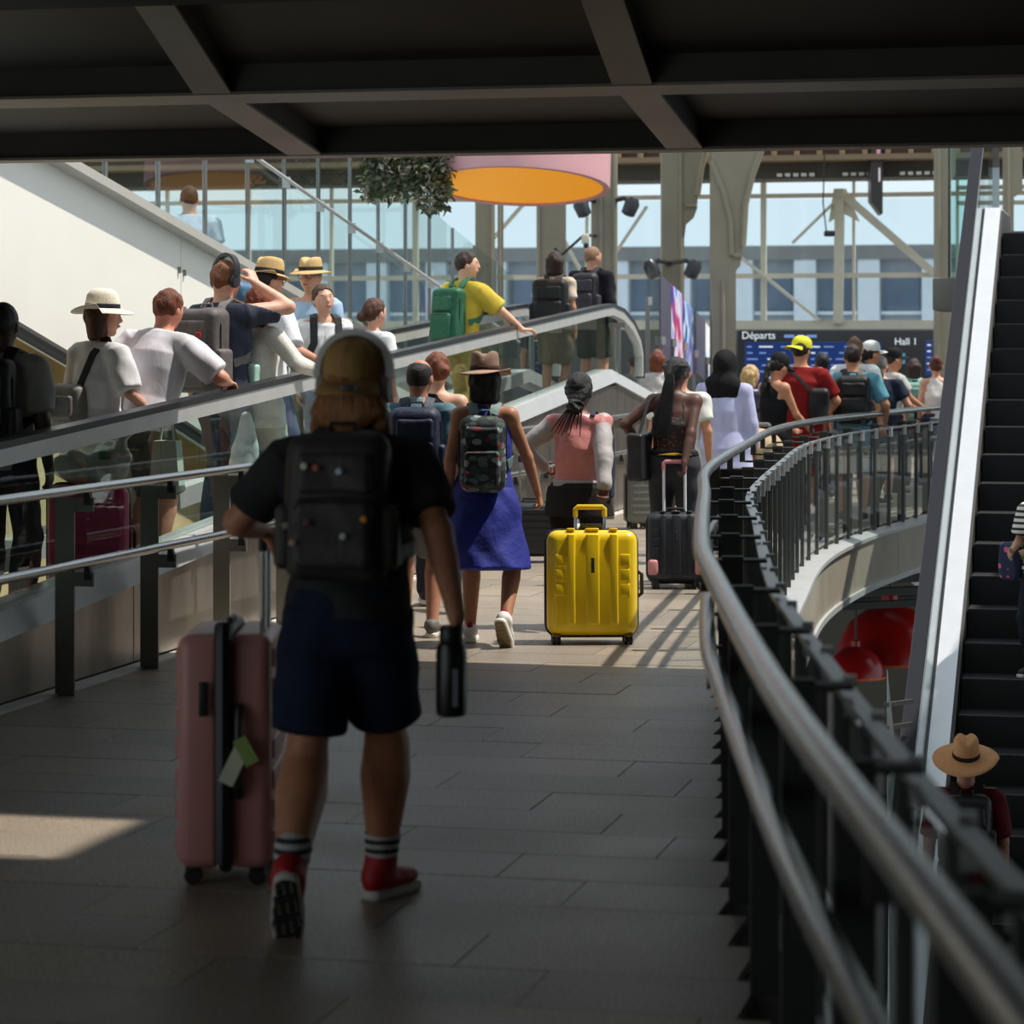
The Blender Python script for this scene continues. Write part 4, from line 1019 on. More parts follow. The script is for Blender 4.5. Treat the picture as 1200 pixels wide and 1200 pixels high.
# moving walkway -----------------------------------------------------------
mw = empty('moving_walkway', W(16, -5.8, 0), label='inclined moving walkway with steel handrails and glass sides along the left', cat='moving walkway'); O = W(16, -5.8, 0)
hz_ = lambda s: 1.23+.058*(s-11.93)
zb = lambda s: hz_(s)-1.05
zd = lambda s: .44+.0665*(s-11.93) if s <= 27.5 else 1.475-.115*(s-27.5)
def hpath(t, dz=0.):
    P = [W(s, t, hz_(s)+dz) for s in np.linspace(7, 27.2, 30)]
    P += [W(27.7, t, hz_(27.5)+.005+dz), W(28.3, t, hz_(27.5)-.04+dz), W(28.9, t, hz_(27.5)-.17+dz), W(29.3, t, hz_(27.5)-.33+dz), W(29.45, t, hz_(27.5)-.5+dz), W(29.45, t, hz_(27.5)-.75)]
    return P
for t_ in (-5.36, -6.28):
    P = hpath(t_); up_ = [Vector((0, 0, 1))]*30+[Vector((0, 0, 1)), (W(.2, 0, 1)-W(0, 0, 0)), (W(.4, 0, 1)-W(0, 0, 0)), (W(1, 0, 1)-W(0, 0, 0)), (W(1, 0, .3)-W(0, 0, 0)), (W(1, 0, 0)-W(0, 0, 0))]
    b = MB(); b.ribbon([p+Vector((0, 0, -.02)) for p in P], up_, .10, .035); b.build('handrail_belt', M_rubber, mw, off=O)
    b = MB(); b.ribbon([p-u.normalized()*.105 for p, u in zip(P, up_)], up_, .085, .088); b.build('handrail_profile', mat('satin_aluminium', (206, 205, 202), .38, .45, .05, 6), mw, off=O, angle=30)
    # glass
    for a in np.arange(8., 27.3, 1.62):
        c = a+1.61; tt = t_
        b = MB(); b.hexa([W(a, tt-.006, zd(a)), W(a, tt+.006, zd(a)), W(c, tt+.006, zd(c)), W(c, tt-.006, zd(c)), W(a, tt-.006, hz_(a)-.09), W(a, tt+.006, hz_(a)-.09), W(c, tt+.006, hz_(c)-.09), W(c, tt-.006, hz_(c)-.09)]); b.build('glass_pane', M_glass_g, mw, smooth=False, off=O)
    b = MB(); b.hexa([W(27.62, t_-.006, zd(27.6)), W(27.62, t_+.006, zd(27.6)), W(29.4, t_+.006, zd(29.4)), W(29.4, t_-.006, zd(29.4)), W(27.62, t_-.006, hz_(27.5)-.09), W(27.62, t_+.006, hz_(27.5)-.09), W(29.35, t_+.006, hz_(27.5)-.45), W(29.35, t_-.006, hz_(27.5)-.45)]); b.build('glass_pane', M_glass_g, mw, smooth=False, off=O)
    b = MB(); b.tube([W(27.9, t_+.05, zd(27.9)), W(27.9, t_+.05, hz_(27.5)-.22)], .03, 10); b.box(W(27.9, t_+.04, hz_(27.5)-.2), (.16, .12, .05)); b.build('support_post', M_steel2, mw, off=O)
    sg = 1 if t_ > -5.8 else -1
    pts_s = [7., 12., 17., 22., 27.5, 30.2]
    for a, c in zip(pts_s[:-1], pts_s[1:]):
        b = MB(); b.hexa([W(a, min(t_-sg*.12, t_+sg*.10), zd(a)-.13), W(a, max(t_-sg*.12, t_+sg*.10), zd(a)-.13), W(c, max(t_-sg*.12, t_+sg*.10), zd(c)-.13), W(c, min(t_-sg*.12, t_+sg*.10), zd(c)-.13),
                          W(a, min(t_-sg*.12, t_+sg*.06), zd(a)), W(a, max(t_-sg*.12, t_+sg*.06), zd(a)), W(c, max(t_-sg*.12, t_+sg*.06), zd(c)), W(c, min(t_-sg*.12, t_+sg*.06), zd(c))]); b.build('deck', M_deck, mw, smooth=False, off=O)
# cladding panels down to the floor
a = 8.2; i = 0
while a < 30:
    wdt = [1.02, .38, .92][i % 3]; c = min(a+wdt, 30.2); g = .006
    b = MB(); b.hexa([W(a+g, -5.40, .02), W(a+g, -5.29, .02), W(c-g, -5.29, .02), W(c-g, -5.40, .02), W(a+g, -5.40, zd(a)-.13), W(a+g, -5.29, zd(a)-.13), W(c-g, -5.29, zd(c)-.13), W(c-g, -5.40, zd(c)-.13)]); b.build('cladding_panel', M_clad, mw, smooth=False, off=O)
    a = c; i += 1
b = MB(); b.hexa([W(7, -6.35, -.3), W(7, -5.42, -.3), W(30, -5.42, -.3), W(30, -6.35, -.3), W(7, -6.35, zb(7)-.05), W(7, -5.42, zb(7)-.05), W(30, -5.42, zb(27)-.05), W(30, -6.35, zb(27)-.05)]); b.build('truss', M_dark, mw, smooth=False, off=O)
a = 8.
while a < 29:
    c = a+.4; zz = zb(min(a, 28)); z2 = zb(min(c, 28))
    b = MB(); b.hexa([W(a+.004, -6.22, zz-.04), W(a+.004, -5.42, zz-.04), W(c-.004, -5.42, z2-.04), W(c-.004, -6.22, z2-.04), W(a+.004, -6.22, zz), W(a+.004, -5.42, zz), W(c-.004, -5.42, z2), W(c-.004, -6.22, z2)]); b.build('pallet', mat('ribbed_pallet', (70, 70, 72), .5, .5, .1, 40), mw, smooth=False, off=O)
    a = c
# left railing ---------------------------------------------------------------
lr = empty('railing', W(12.56, -5.15, 0), label='two-bar steel railing with flat grey posts in front of the moving walkway', cat='railing'); O = W(12.56, -5.15, 0)
TPo, TR = -5.15, -5.03
vv_ = W(0, 1)-W(0, 0); uu_ = W(1, 0)-W(0, 0)
for z, r_ in ((1.02, .024), (.66, .024)):
    b = MB(); b.tube([W(s, TR, z) for s in np.linspace(8, 30, 12)], r_, 12); b.build('rail', steel(165, .26), lr, off=O)
for i in range(-3, 15):
    s = 12.56+1.17*i; b = MB(); b.bar(W(s, TPo, .0), W(s, TPo, .975), .10, .014, uu_); po = b.build('post', M_post, lr, smooth=False, off=O)
    for z in (.94, .575):
        b = MB(); b.bar(W(s, TPo+.03, z), W(s, TR+.03, z), .012, .07); b.build('bracket', M_post, po, smooth=False, off=O)
        b = MB(); b.hexa([W(s-.02, TR-.015, z+.0), W(s+.012, TR-.015, z+.0), W(s+.012, TR+.03, z+.0), W(s-.02, TR+.03, z+.0), W(s-.02, TR-.012, z+.065), W(s+.012, TR-.012, z+.065), W(s+.012, TR+.012, z+.065), W(s-.02, TR+.012, z+.065)]); b.build('saddle', M_dark, po, smooth=False, off=O)

# escalator on the right --------------------------------------------------------
es = empty('escalator', W(20, -.9, -2.), label='dark escalator with pale balustrade deck rising on the right', cat='escalator'); O = W(20, -.9, -2.)
D_e = 25.6; s_e = s_of(at(1163, D_e), D_e); ez = lambda s: min(EYE+.577*(s-s_e), 2.96)
STOP = s_e+(2.96-EYE)/.577
M_step = stripes('ribbed_step', (13, 13, 14), (6, 6, 6), 55, 0, .5, .75); M_riser = stripes('ribbed_riser', (20, 20, 21), (8, 8, 9), 55, 0, .5, .4)
i = 0; s = STOP
while ez(s-.4*i) > -4.25:
    a = STOP-.4*(i+1); c = STOP-.4*i; z = ez(c-.001)-.231*0; zt = ez(a)+.115
    b = MB(); b.hexa([W(a, -1.36, zt-.26), W(a, -.36, zt-.26), W(c, -.36, zt-.26), W(c, -1.36, zt-.26), W(a, -1.36, zt), W(a, -.36, zt), W(c, -.36, zt), W(c, -1.36, zt)]); st = b.build('step', M_step, es, smooth=False, off=O)
    b = MB(); b.box(W(a+.012, -.86, zt+.002), (.96, .012, .004), Matrix.Rotation(-TH, 3, 'Z')); b.build('step_edge', mat('worn_aluminium', (120, 120, 122), .4, .7, .3, 90), st, smooth=False, off=O)
    i += 1
SB = STOP-.4*i
def slope_bar(t0, t1, dz0, dz1, name, m, ext=1.6):
    b = MB(); a, c = SB, STOP
    b.hexa([W(a, t0, ez(a)+dz0), W(a, t1, ez(a)+dz0), W(c, t1, 2.96+dz0), W(c, t0, 2.96+dz0), W(a, t0, ez(a)+dz1), W(a, t1, ez(a)+dz1), W(c, t1, 2.96+dz1), W(c, t0, 2.96+dz1)])
    if ext: b.hexa([W(c, t0, 2.96+dz0), W(c, t1, 2.96+dz0), W(c+ext, t1, 2.96+dz0), W(c+ext, t0, 2.96+dz0), W(c, t0, 2.96+dz1), W(c, t1, 2.96+dz1), W(c+ext, t1, 2.96+dz1), W(c+ext, t0, 2.96+dz1)])
    return b.build(name, m, es, smooth=False, off=O)
M_edeck = mat('escalator_deck', (214, 216, 222), .3, .3, .04, 4, .02, 80)
for sg, tb_ in ((1, -1.37), (-1, -.35)):
    f = lambda x: tb_-sg*x
    lo = lambda a, c: (min(f(a), f(c)), max(f(a), f(c)))
    slope_bar(*lo(0.005, .03), -.3, .13, 'skirt_edge', M_dark)
    slope_bar(*lo(.03, .185), -.05, .16, 'inner_deck', M_edeck)
    slope_bar(*lo(.185, .225), -.05, .145, 'glass_channel', M_rubber)
    slope_bar(*lo(.225, .315), -.05, .155, 'outer_deck', M_edeck)
    slope_bar(*lo(.10, .33), -.75, -.05, 'truss_cladding', mat('dark_cladding', (38, 40, 48), .4, .2, .1, 3))
    slope_bar(f(.205)-.006, f(.205)+.006, .15, 1.0, 'glass_panel', M_glass_g)
    t_ = f(.235)
    P = [W(s, t_, ez(s)+1.03) for s in np.linspace(SB, STOP-.2, 20)]+[W(STOP+.2, t_, 4.02), W(STOP+.7, t_, 4.05), W(STOP+2.2, t_, 4.05), W(STOP+2.5, t_, 3.95), W(STOP+2.65, t_, 3.7), W(STOP+2.6, t_, 3.2)]
    nr_ = [(W(-.5, 0, .866)-W(0, 0, 0))]*20+[Vector((0, 0, 1))]*3+[(W(.6, 0, 1)-W(0, 0, 0)), (W(1, 0, .2)-W(0, 0, 0)), (W(1, 0, -.1)-W(0, 0, 0))]
    b = MB(); b.ribbon(P, nr_, .105, .04); b.build('handrail', mat('blue_black_rubber', (20, 22, 32), .6, 0, .08, 8, 0, 0, .2), es, off=O)
    b = MB(); b.ribbon([p-n.normalized()*.04 for p, n in zip(P, nr_)], nr_, .12, .03); b.build('handrail_profile', M_steel, es, off=O)
# upper landing edge with glass screen
ld = empty('landing_screen', W(STOP+.4, -2.0, 2.1), label='glass screen on a grey block at the top landing beside the escalator', cat='screen'); O = W(STOP+.4, -2.0, 2.1)
b = MB(); b.rbox(W(STOP+1.0, -1.93, 2.25), (.36, 1.4, .34), .02, 2, Matrix.Rotation(-TH, 3, 'Z')); b.build('block', paint((120, 118, 112), .5), ld, off=O)
b = MB(); b.box(W(STOP+.9, -1.78, 3.3), (.34, .014, 1.75), Matrix.Rotation(-TH, 3, 'Z')); b.box(W(STOP+.9, -1.98, 3.3), (.014, .03, 1.75), Matrix.Rotation(-TH, 3, 'Z')); b.build('glass_pane', glass('green_edge_glass', (.70, .86, .84)), ld, smooth=False, off=O)
b = MB(); b.bar(W(STOP+.9, -1.98, 2.42), W(STOP+.9, -1.98, 4.2), .02, .025, uu_); b.build('glass_edge', plastic((24, 66, 62)), ld, smooth=False, off=O)
b = MB(); b.hexa([W(STOP+1.7, -1.4, 2.6), W(STOP+1.7, 6, 2.6), W(STOP+9, 6, 2.6), W(STOP+9, -1.4, 2.6), W(STOP+1.7, -1.4, 2.95), W(STOP+1.7, 6, 2.95), W(STOP+9, 6, 2.95), W(STOP+9, -1.4, 2.95)]); o = b.build('floor', M_tile[1], smooth=False); tag(o, 'upper landing floor at the head of the escalator', 'floor', kind='structure')
# pointed steel fin with rungs below the escalator
fn = empty('steel_frame', (at(1045, 19), 19, -4.3), label='narrow pointed steel frame with rungs beside the escalator base', cat='frame'); O = Vector((at(1045, 19), 19, -4.3))
b = MB(); X0 = at(1040, 19); zt = zat(785, 19)
b.add([(X0, 19, zt), (X0+.075, 19, zt-.75), (X0+.10, 19, -4.3), (X0, 19, -4.3), (X0, 19.02, zt), (X0+.075, 19.02, zt-.75), (X0+.10, 19.02, -4.3), (X0, 19.02, -4.3)], [(3, 2, 1, 0), (4, 5, 6, 7), (0, 1, 5, 4), (1, 2, 6, 5), (2, 3, 7, 6), (3, 0, 4, 7)]); b.build('fin', M_deck, fn, smooth=False, off=O)
for y in (826, 853, 905, 960):
    b = MB(); b.bar((X0-.02, 18.99, zat(y, 19)), (X0+.2, 19.2, zat(y, 19)), .03, .03); b.build('rung', M_dark, fn, smooth=False, off=O)
# second steel balustrade end seen at the bottom, in front of the escalator
nb = empty('escalator_newel', (at(1045, 16), 16, -4.3), label='chrome newel of the lower escalator at the bottom edge', cat='newel'); O = Vector((at(1045, 16), 16, -4.3))
b = MB(); b.tube([(at(1052, 16), 16, zat(1000, 16)), (at(1056, 16), 15.9, zat(1050, 16)), (at(1050, 16), 15.6, zat(1200, 16)), (at(1046, 16), 15.4, -3.2)], .035, 10); b.build('chrome_edge', steel(200, .15), nb, off=O)
b = MB(); b.hexa([(at(1032, 16), 15.4, -4.3), (at(1054, 16), 15.4, -4.3), (at(1056, 16), 15.9, -4.3), (at(1034, 16), 15.9, -4.3), (at(1032, 16), 15.6, -2.3), (at(1050, 16), 15.6, -2.3), (at(1056, 16), 15.95, zat(1040, 16)), (at(1040, 16), 15.95, zat(1045, 16))]); b.build('newel_side', M_deck, nb, smooth=False, off=O)

# red pendant lamps below --------------------------------------------------------
M_red = mat('red_enamel', (150, 14, 12), .25, 0, .06, 4); 
def red_lamp(x, y, D, r, label, cl=.3):
    c = Vector((at(x, D), D, zat(y, D))); rt = empty('pendant_lamp', c, 0, label, 'lamp', 'red pendant lamps of the lower level')
    b = MB(); b.lathe([(r, 0), (r*.985, .1*r), (r*.9, .42*r), (r*.72, .72*r), (r*.42, .94*r), (r*.16, 1.02*r), (r*.15, 1.2*r), (r*.05, 1.22*r)], 32); b.build('shade', M_red, rt)
    b = MB(); b.lathe([(r*1.0, -.012), (r*1.012, 0), (r*1.0, .012)], 32); b.build('rim', mat('orange_rim', (214, 96, 30), .4), rt)
    b = MB(); b.tube([(0, 0, 1.2*r), (0, 0, 1.2*r+cl)], .012, 8); b.build('cord', M_dark, rt)
red_lamp(1043, 774, 29, .58, 'large red dome lamp of the lower level, nearest the escalator', .55)
red_lamp(1003, 793, 28.3, .31, 'smaller bright red dome lamp left of the large red lamp', .98)
red_lamp(903, 655, 27, .07, 'small red lamp seen between the balusters, left one')
red_lamp(916, 658, 27, .07, 'small red lamp seen between the balusters, right one')
for i, (y, D) in enumerate(((683, 27), (697, 27), (712, 28), (707, 29.5))):
    b = MB(); b.bar((at(960, D), D, zat(y, D)), (at(1110, D), D+.4, zat(y-3, D)), .12, .07); o = b.build('service_pipe', M_dark, smooth=False); tag(o, ('uppermost', 'second', 'third', 'lowest')[i]+' dark service bar under the curved walkway', 'pipe', 'service bars below the walkway')
b = MB(); D = 29; b.bar((at(1030, D), D, zat(640, D)), (at(1090, D), D-.5, zat(690, D)), .2, .1); o = b.build('support_beam', M_deck, smooth=False); tag(o, 'pale diagonal support beam under the walkway fascia', 'beam')
# ------------------------------------------------------------------ background hall
SF = 45.
def fz(y, D=45.): return EYE+(HZ-y)/FPX*D
M_frame = mat('cream_frame', (216, 210, 192), .5, 0, .06, 3)
fac = empty('window_1', W(SF, -4, 0), kind='structure', label='large steel-framed window wall of the hall', cat='window'); O = W(SF, -4, 0)
zs0, zm, zt = fz(379), fz(323), fz(229)
tR = -.15; tL = -24.
def fbar(t0, z0, t1, z1, w=.1, dd=.12, name='mullion', m=M_frame, ds=0): 
    b = MB(); b.bar(W(SF+ds, t0, z0), W(SF+ds, t1, z1), dd, w, (0, 0, 1) if abs(t1-t0) > .3 else uu_) if abs(t1-t0) > .3 else b.bar(W(SF+ds, t0, z0), W(SF+ds, t1, z1), w, dd, uu_)
    return b.build(name, m, fac, smooth=False, off=O)
ncol = 16; cw = (tR-tL)/ncol
for i in range(ncol+1):
    t = tL+cw*i; fbar(t, zs0, t, zt+.4, .045 if i % 4 else .09, .1)
for (z, w) in ((zs0-.05, .2), (zm, .08), (zt, .07), (zt+.35, .1)): fbar(tL, z, tR, z, w, .14, 'transom')
for i in range(ncol):
    for (z0, z1) in ((zs0+.06, zm-.05), (zm+.05, zt-.06)):
        b = MB(); a, c = tL+cw*i+.03, tL+cw*(i+1)-.03; b.hexa([W(SF, a, z0), W(SF, c, z0), W(SF+.02, c, z0), W(SF+.02, a, z0), W(SF, a, z1), W(SF, c, z1), W(SF+.02, c, z1), W(SF+.02, a, z1)]); b.build('pane', M_win, fac, smooth=False, off=O)
def tpx(x, s=SF):   # t of a point on the plane s seen at pixel column x
    a = (x-600)/FPX; D = s/(CT+a*ST); return CT*a*D-ST*D
for (x0, y0, x1, y1, w) in ((993, 232, 1096, 322, .13), (985, 232, 930, 285, .04), (868, 300, 962, 376, .05), (760, 240, 700, 330, .04), (640, 235, 690, 330, .05), (625, 225, 560, 300, .05)):
    fbar(tpx(x0), fz(y0), tpx(x1), fz(y1), w, .1, 'brace', M_frame, -.15)
fbar(tpx(983), zs0, tpx(985), zt+.1, .15, .16, 'main_post', M_frame, -.1)
b = MB(); q = [(tpx(978), zt+.1), (tpx(992), zt+.1), (tpx(1008), zt-.45), (tpx(988), zt-.3), (tpx(972), zt-.45)]
b.add([W(SF-.12, t, z) for t, z in q]+[W(SF-.04, t, z) for t, z in q], [(0, 1, 2, 3, 4), (9, 8, 7, 6, 5)]+[(i, 5+i, 5+(i+1) % 5, (i+1) % 5) for i in range(5)]); b.build('gusset', M_frame, fac, smooth=False, off=O)
b = MB(); b.hexa([W(SF-.1, tL, -.3), W(SF-.1, tR+16, -.3), W(SF+.2, tR+16, -.3), W(SF+.2, tL, -.3), W(SF-.1, tL, zs0-.1), W(SF-.1, tR+16, zs0-.1), W(SF+.2, tR+16, zs0-.1), W(SF+.2, tL, zs0-.1)]); o = b.build('wall_far', paint((96, 98, 96), .6), smooth=False); tag(o, 'grey sill wall below the hall window', 'wall', kind='structure')
# second window bay at the right
f2 = empty('window_2', W(SF, 3, 0), kind='structure', label='right-hand bay of the hall window behind the escalator', cat='window'); O2 = W(SF, 3, 0)
for i in range(5):
    t = tpx(1122)+i*.6; b = MB(); b.bar(W(SF, t, zs0), W(SF, t, zt+.4), .05, .08, uu_); b.build('mullion', M_frame, f2, smooth=False, off=O2)
for z in (fz(377), fz(240), fz(222)):
    b = MB(); b.bar(W(SF, tpx(1122), z), W(SF, tpx(1122)+4, z), .08, .07); b.build('transom', M_frame, f2, smooth=False, off=O2)
# roof edge of the hall
rf = empty('trim_2', W(SF-1, -4, zt), kind='structure', label='dark roof edge girder above the hall window', cat='girder'); O = W(SF-1, -4, zt)
b = MB(); b.hexa([W(SF-1.2, tL, fz(214)), W(SF-1.2, 16, fz(214)), W(SF-.2, 16, fz(214)), W(SF-.2, tL, fz(214)), W(SF-1.2, tL, fz(196)), W(SF-1.2, 16, fz(196)), W(SF-.2, 16, fz(196)), W(SF-.2, tL, fz(196))]); b.build('girder', paint((70, 66, 56), .6), rf, smooth=False, off=O)
b = MB(); b.hexa([W(SF-1.8, tL, fz(196)), W(SF-1.8, 16, fz(196)), W(SF-.2, 16, fz(196)), W(SF-.2, tL, fz(196)), W(SF-1.8, tL, fz(190)), W(SF-1.8, 16, fz(190)), W(SF-.2, 16, fz(190)), W(SF-.2, tL, fz(190))]); b.build('ledge', paint((132, 112, 88), .6), rf, smooth=False, off=O)
b = MB(); b.hexa([W(SF-1.6, tL, fz(190)), W(SF-1.6, 16, fz(190)), W(SF-.2, 16, fz(190)), W(SF-.2, tL, fz(190)), W(SF-1.6, tL, fz(150)), W(SF-1.6, 16, fz(150)), W(SF-.2, 16, fz(150)), W(SF-.2, tL, fz(150))]); b.build('soffit_board', paint((84, 66, 48), .7), rf, smooth=False, off=O)
for i in range(22):
    t = tpx(600)+i*.36; b = MB(); b.box(W(SF-1.7, t, fz(180)), (.07, .2, .3), Matrix.Rotation(-TH, 3, 'Z')); b.build('joist_end', paint((150, 122, 92), .6), rf, smooth=False, off=O)
for j, x in enumerate((925, 1000, 1065)):
    for i in range(5):
        b = MB(); b.box(W(SF-1.25, tpx(x)+i*.13, fz(210)), (.08, .06, .05)); b.build('light_fitting', mat('lit_fitting', (235, 238, 240), .4), rf, smooth=False, off=O)
# columns with curved brackets
def col_obj(label, outline, D, th, ribs=(), name='column'):
    cx = sum(p[0] for p in outline)/len(outline); base = Vector((at(cx, D), D, -.1)); root = empty(name, base, 0, label, 'column', 'hall columns')
    P = [Vector((at(x, D), D, zat(y, D))) for x, y in outline]; n = len(P); V = [p+Vector((0, -th/2, 0)) for p in P]+[p+Vector((0, th/2, 0)) for p in P]
    b = MB(); b.add(V, [tuple(range(n)), tuple(range(2*n-1, n-1, -1))]+[(i, n+i, n+(i+1) % n, (i+1) % n) for i in range(n)]); b.build('shaft', M_beige, root, smooth=False, off=base)
    for (pts, r) in ribs:
        q = MB(); q.tube([Vector((at(x, D), D-th/2-.01, zat(y, D))) for x, y in pts], r, 8); q.build('moulding', M_beige, root, off=base)
    return root
FB = 592
col_obj('beige column with a curved bracket to its right, nearest the printed glass', [(775, 120), (845, 120), (832, 165), (822, 195), (817, 225), (816, 245), (812, 256), (803, 264), (801, 280), (800, FB), (775, FB)], 37, .34,
        ([((797, 120), (797, FB))][0:1] and [([(797, 130), (797, 300), (797, FB)], .03), ([(828, 165), (820, 200), (816, 230)], .045), ([(802, 242), (816, 242)], .03)]))
col_obj('wide beige column flaring at the top, beside the departures board', [(833, 120), (906, 120), (892, 170), (880, 205), (872, 235), (869, 270), (868, 300), (866, 312), (861, 318), (861, FB), (833, FB)], 36.5, .4,
        [([(832, 190), (846, 225), (855, 260), (856, 300)], .04), ([(893, 170), (880, 206), (872, 240), (869, 290)], .045), ([(858, 300), (867, 300)], .04), ([(846, 330), (846, FB)], .03)])
col_obj('slim beige column right of the orange disc with a pale edge', [(693, 120), (721, 120), (721, FB), (693, FB)], 36, .3, [([(720, 130), (720, FB)], .035), ([(704, 130), (704, FB)], .03)])
col_obj('thick beige column below the middle of the orange disc', [(629, 120), (663, 120), (663, FB), (629, FB)], 38, .4, [([(631, 130), (631, FB)], .03)])
col_obj('beige column left of the orange disc behind the glass', [(557, 120), (580, 120), (580, FB), (557, FB)], 40, .3, [([(577, 130), (577, FB)], .025)])
col_obj('narrow pale column beside the glass balustrade end', [(583, 120), (590, 120), (590, FB), (583, FB)], 39.5, .12, [([(586, 130), (586, FB)], .02)])
col_obj('dark beige column at the right of the departures board', [(1096, 120), (1118, 120), (1118, 205), (1113, 212), (1113, FB), (1096, FB)], 40, .3, [([(1098, 130), (1098, FB)], .03)])
col_obj('dark column behind the escalator handrail', [(1177, 120), (1196, 120), (1196, 226), (1186, 232), (1184, FB), (1177, FB)], 40, .3, [([(1179, 130), (1179, FB)], .03)])
# departures board
DB = 42.; bx0, bx1 = at(864, DB), at(1094, DB); bz1 = zat(387, DB)
bd = empty('departures_board', ((bx0+bx1)/2, DB, 0), 0, 'wide dark departures board with blue screens under the hall window', 'sign'); O = Vector(((bx0+bx1)/2, DB, 0))
b = MB(); b.rbox(((bx0+bx1)/2, DB+.1, (bz1+.1)/2), (bx1-bx0, .2, bz1-.1), .02, 2); b.build('frame', paint((30, 31, 36), .4), bd, off=O)
def screen_mat():
    m, nt, p = _pn('blue_screen'); p.inputs['Base Color'].default_value = lin((18, 34, 78)); p.inputs['Emission Color'].default_value = lin((28, 56, 120)); p.inputs['Emission Strength'].default_value = .55; p.inputs['Roughness'].default_value = .2; return m
M_scr = screen_mat()
def glow(rgb, e=.8):
    m, nt, p = _pn('lit_print'); p.inputs['Base Color'].default_value = lin(rgb); p.inputs['Emission Color'].default_value = lin(rgb); p.inputs['Emission Strength'].default_value = e; return m
M_txt = glow((225, 232, 240), .5); M_txt2 = glow((120, 150, 210), .4)
def text(body, x, z, y, size, m, parent, off):
    c = bpy.data.curves.new('text', 'FONT'); c.body = body; c.size = size; c.extrude = .003
    t = bpy.data.objects.new('text_tmp', c); COL.objects.link(t); bpy.context.view_layer.update()
    me = bpy.data.meshes.new_from_object(t.evaluated_get(bpy.context.evaluated_depsgraph_get())); bpy.data.objects.remove(t)
    o = bpy.data.objects.new('lettering', me); COL.objects.link(o); me.materials.clear(); me.materials.append(m); o.parent = parent
    o.location = Vector((x, y, z))-Vector(off); o.rotation_euler = (PI/2, 0, 0); return o
text('Départs', at(869, DB), zat(397, DB), DB-.006, .16, M_txt, bd, O)
for (x0, x1) in ((919, 931), (934, 942), (945, 957)):
    b = MB(); b.box(((at(x0, DB)+at(x1, DB))/2, DB-.006, zat(394, DB)), (at(x1, DB)-at(x0, DB), .01, .045)); b.build('text_line', M_txt2, bd, smooth=False, off=O)
text('Hall 1', at(1048, DB), zat(404, DB), DB-.006, .15, M_txt, bd, O)
for (x0, x1, y0, y1) in ((873, 945, 401, 462), (948, 1033, 401, 462), (1084, 1093, 399, 440)):
    a, c, z0, z1 = at(x0, DB), at(x1, DB), zat(y1, DB), zat(y0, DB)
    b = MB(); b.rbox(((a+c)/2, DB-.005, (z0+z1)/2), (c-a, .02, z1-z0), .005, 1); sc = b.build('screen', M_scr, bd, off=O)
    r = random.Random(x0)
    for i in range(8):
        z = z1-.07-i*.095; x = a+.03
        if z < z0+.03: break
        while x < c-.08:
            l = r.uniform(.05, .22); l = min(l, c-.03-x); b = MB(); b.box((x+l/2, DB-.018, z), (l, .004, .022)); b.build('text_line', M_txt2 if r.random() < .7 else M_txt, sc, smooth=False, off=O); x += l+r.uniform(.05, .25)
b = MB(); b.box((at(1057, DB), DB-.012, zat(420, DB)), (.09, .01, .16)); b.build('pictogram', glow((70, 150, 190), .4), bd, smooth=False, off=O)
# pink drum with an orange underside
Dd = 27.; c = Vector((at(606, Dd), Dd, zat(219, Dd))); dr = empty('drum_lamp', c, 0, 'large pink drum with a glowing orange underside hanging above the walkway', 'lamp'); Rd = Matrix.Rotation(math.radians(-9.), 3, 'X') @ Matrix.Rotation(math.radians(2.), 3, 'Y')
b = MB(); r = .915; b.lathe([(r*.93, .03), (r*.93, 0), (r, 0), (r*1.005, .05), (r, .9), (r*.6, .92)], 64, R=Rd); b.build('drum', mat('pink_shade', (214, 160, 166), .5, 0, .04, 3), dr, angle=40)
def orange():
    m, nt, p = _pn('orange_diffuser'); p.inputs['Base Color'].default_value = lin((240, 160, 20)); p.inputs['Emission Color'].default_value = lin((236, 150, 14)); p.inputs['Emission Strength'].default_value = .5; return m
b = MB(); b.lathe([(.02, .018), (r*.94, .018), (r*.94, .03), (.02, .03)], 64, R=Rd); b.build('diffuser', orange(), dr, angle=40)
b = MB(); b.tube([Rd @ Vector((0, 0, .9)), (0, -.1, 3.2)], .02, 8); b.build('hanger', M_dark, dr)
# trailing plant at the left of the drum
pc = Vector((at(486, 26.5), 26.5, zat(205, 26.5))); pl = empty('hanging_plant', pc, 0, 'trailing leafy plant hanging above the glass balustrade', 'plant')
r = random.Random(21)
def leaf_mesh(n, f, name, m):
    V, F = [], []
    for i in range(n):
        p = f(); a = r.uniform(0, 6.28); el = r.uniform(-1.2, .3); d = Vector((math.cos(a)*math.cos(el), math.sin(a)*math.cos(el), math.sin(el))); sdv = d.cross(Vector((r.uniform(-1, 1), r.uniform(-1, 1), 1))).normalized(); L = r.uniform(.05, .11); k0 = len(V)
        up_l = sdv.cross(d)*L*.15
        V += [p, p+d*L*.5+sdv*L*.28+up_l, p+d*L, p+d*L*.5-sdv*L*.28+up_l]; F += [(k0, k0+1, k0+2), (k0, k0+2, k0+3)]
    o = mesh_obj(name, V, F, m, pl, False); tag(o, kind='stuff'); return o
def pf():
    while True:
        x = r.uniform(-.5, .36); z = r.uniform(-.36, .4)
        lim = -.36+.0 if x > .1 else -.1-.9*(.1-x)*0
        if z > (-.40 if .05 < x < .30 else -.16-.1*r.random()): return Vector((x, r.uniform(-.25, .25), z))
leaf_mesh(1300, pf, 'foliage', mat('dark_green_leaf', (66, 78, 44), .5, 0, .4, 9))
leaf_mesh(900, pf, 'grey_foliage', mat('grey_green_leaf', (150, 146, 124), .6, 0, .3, 9))
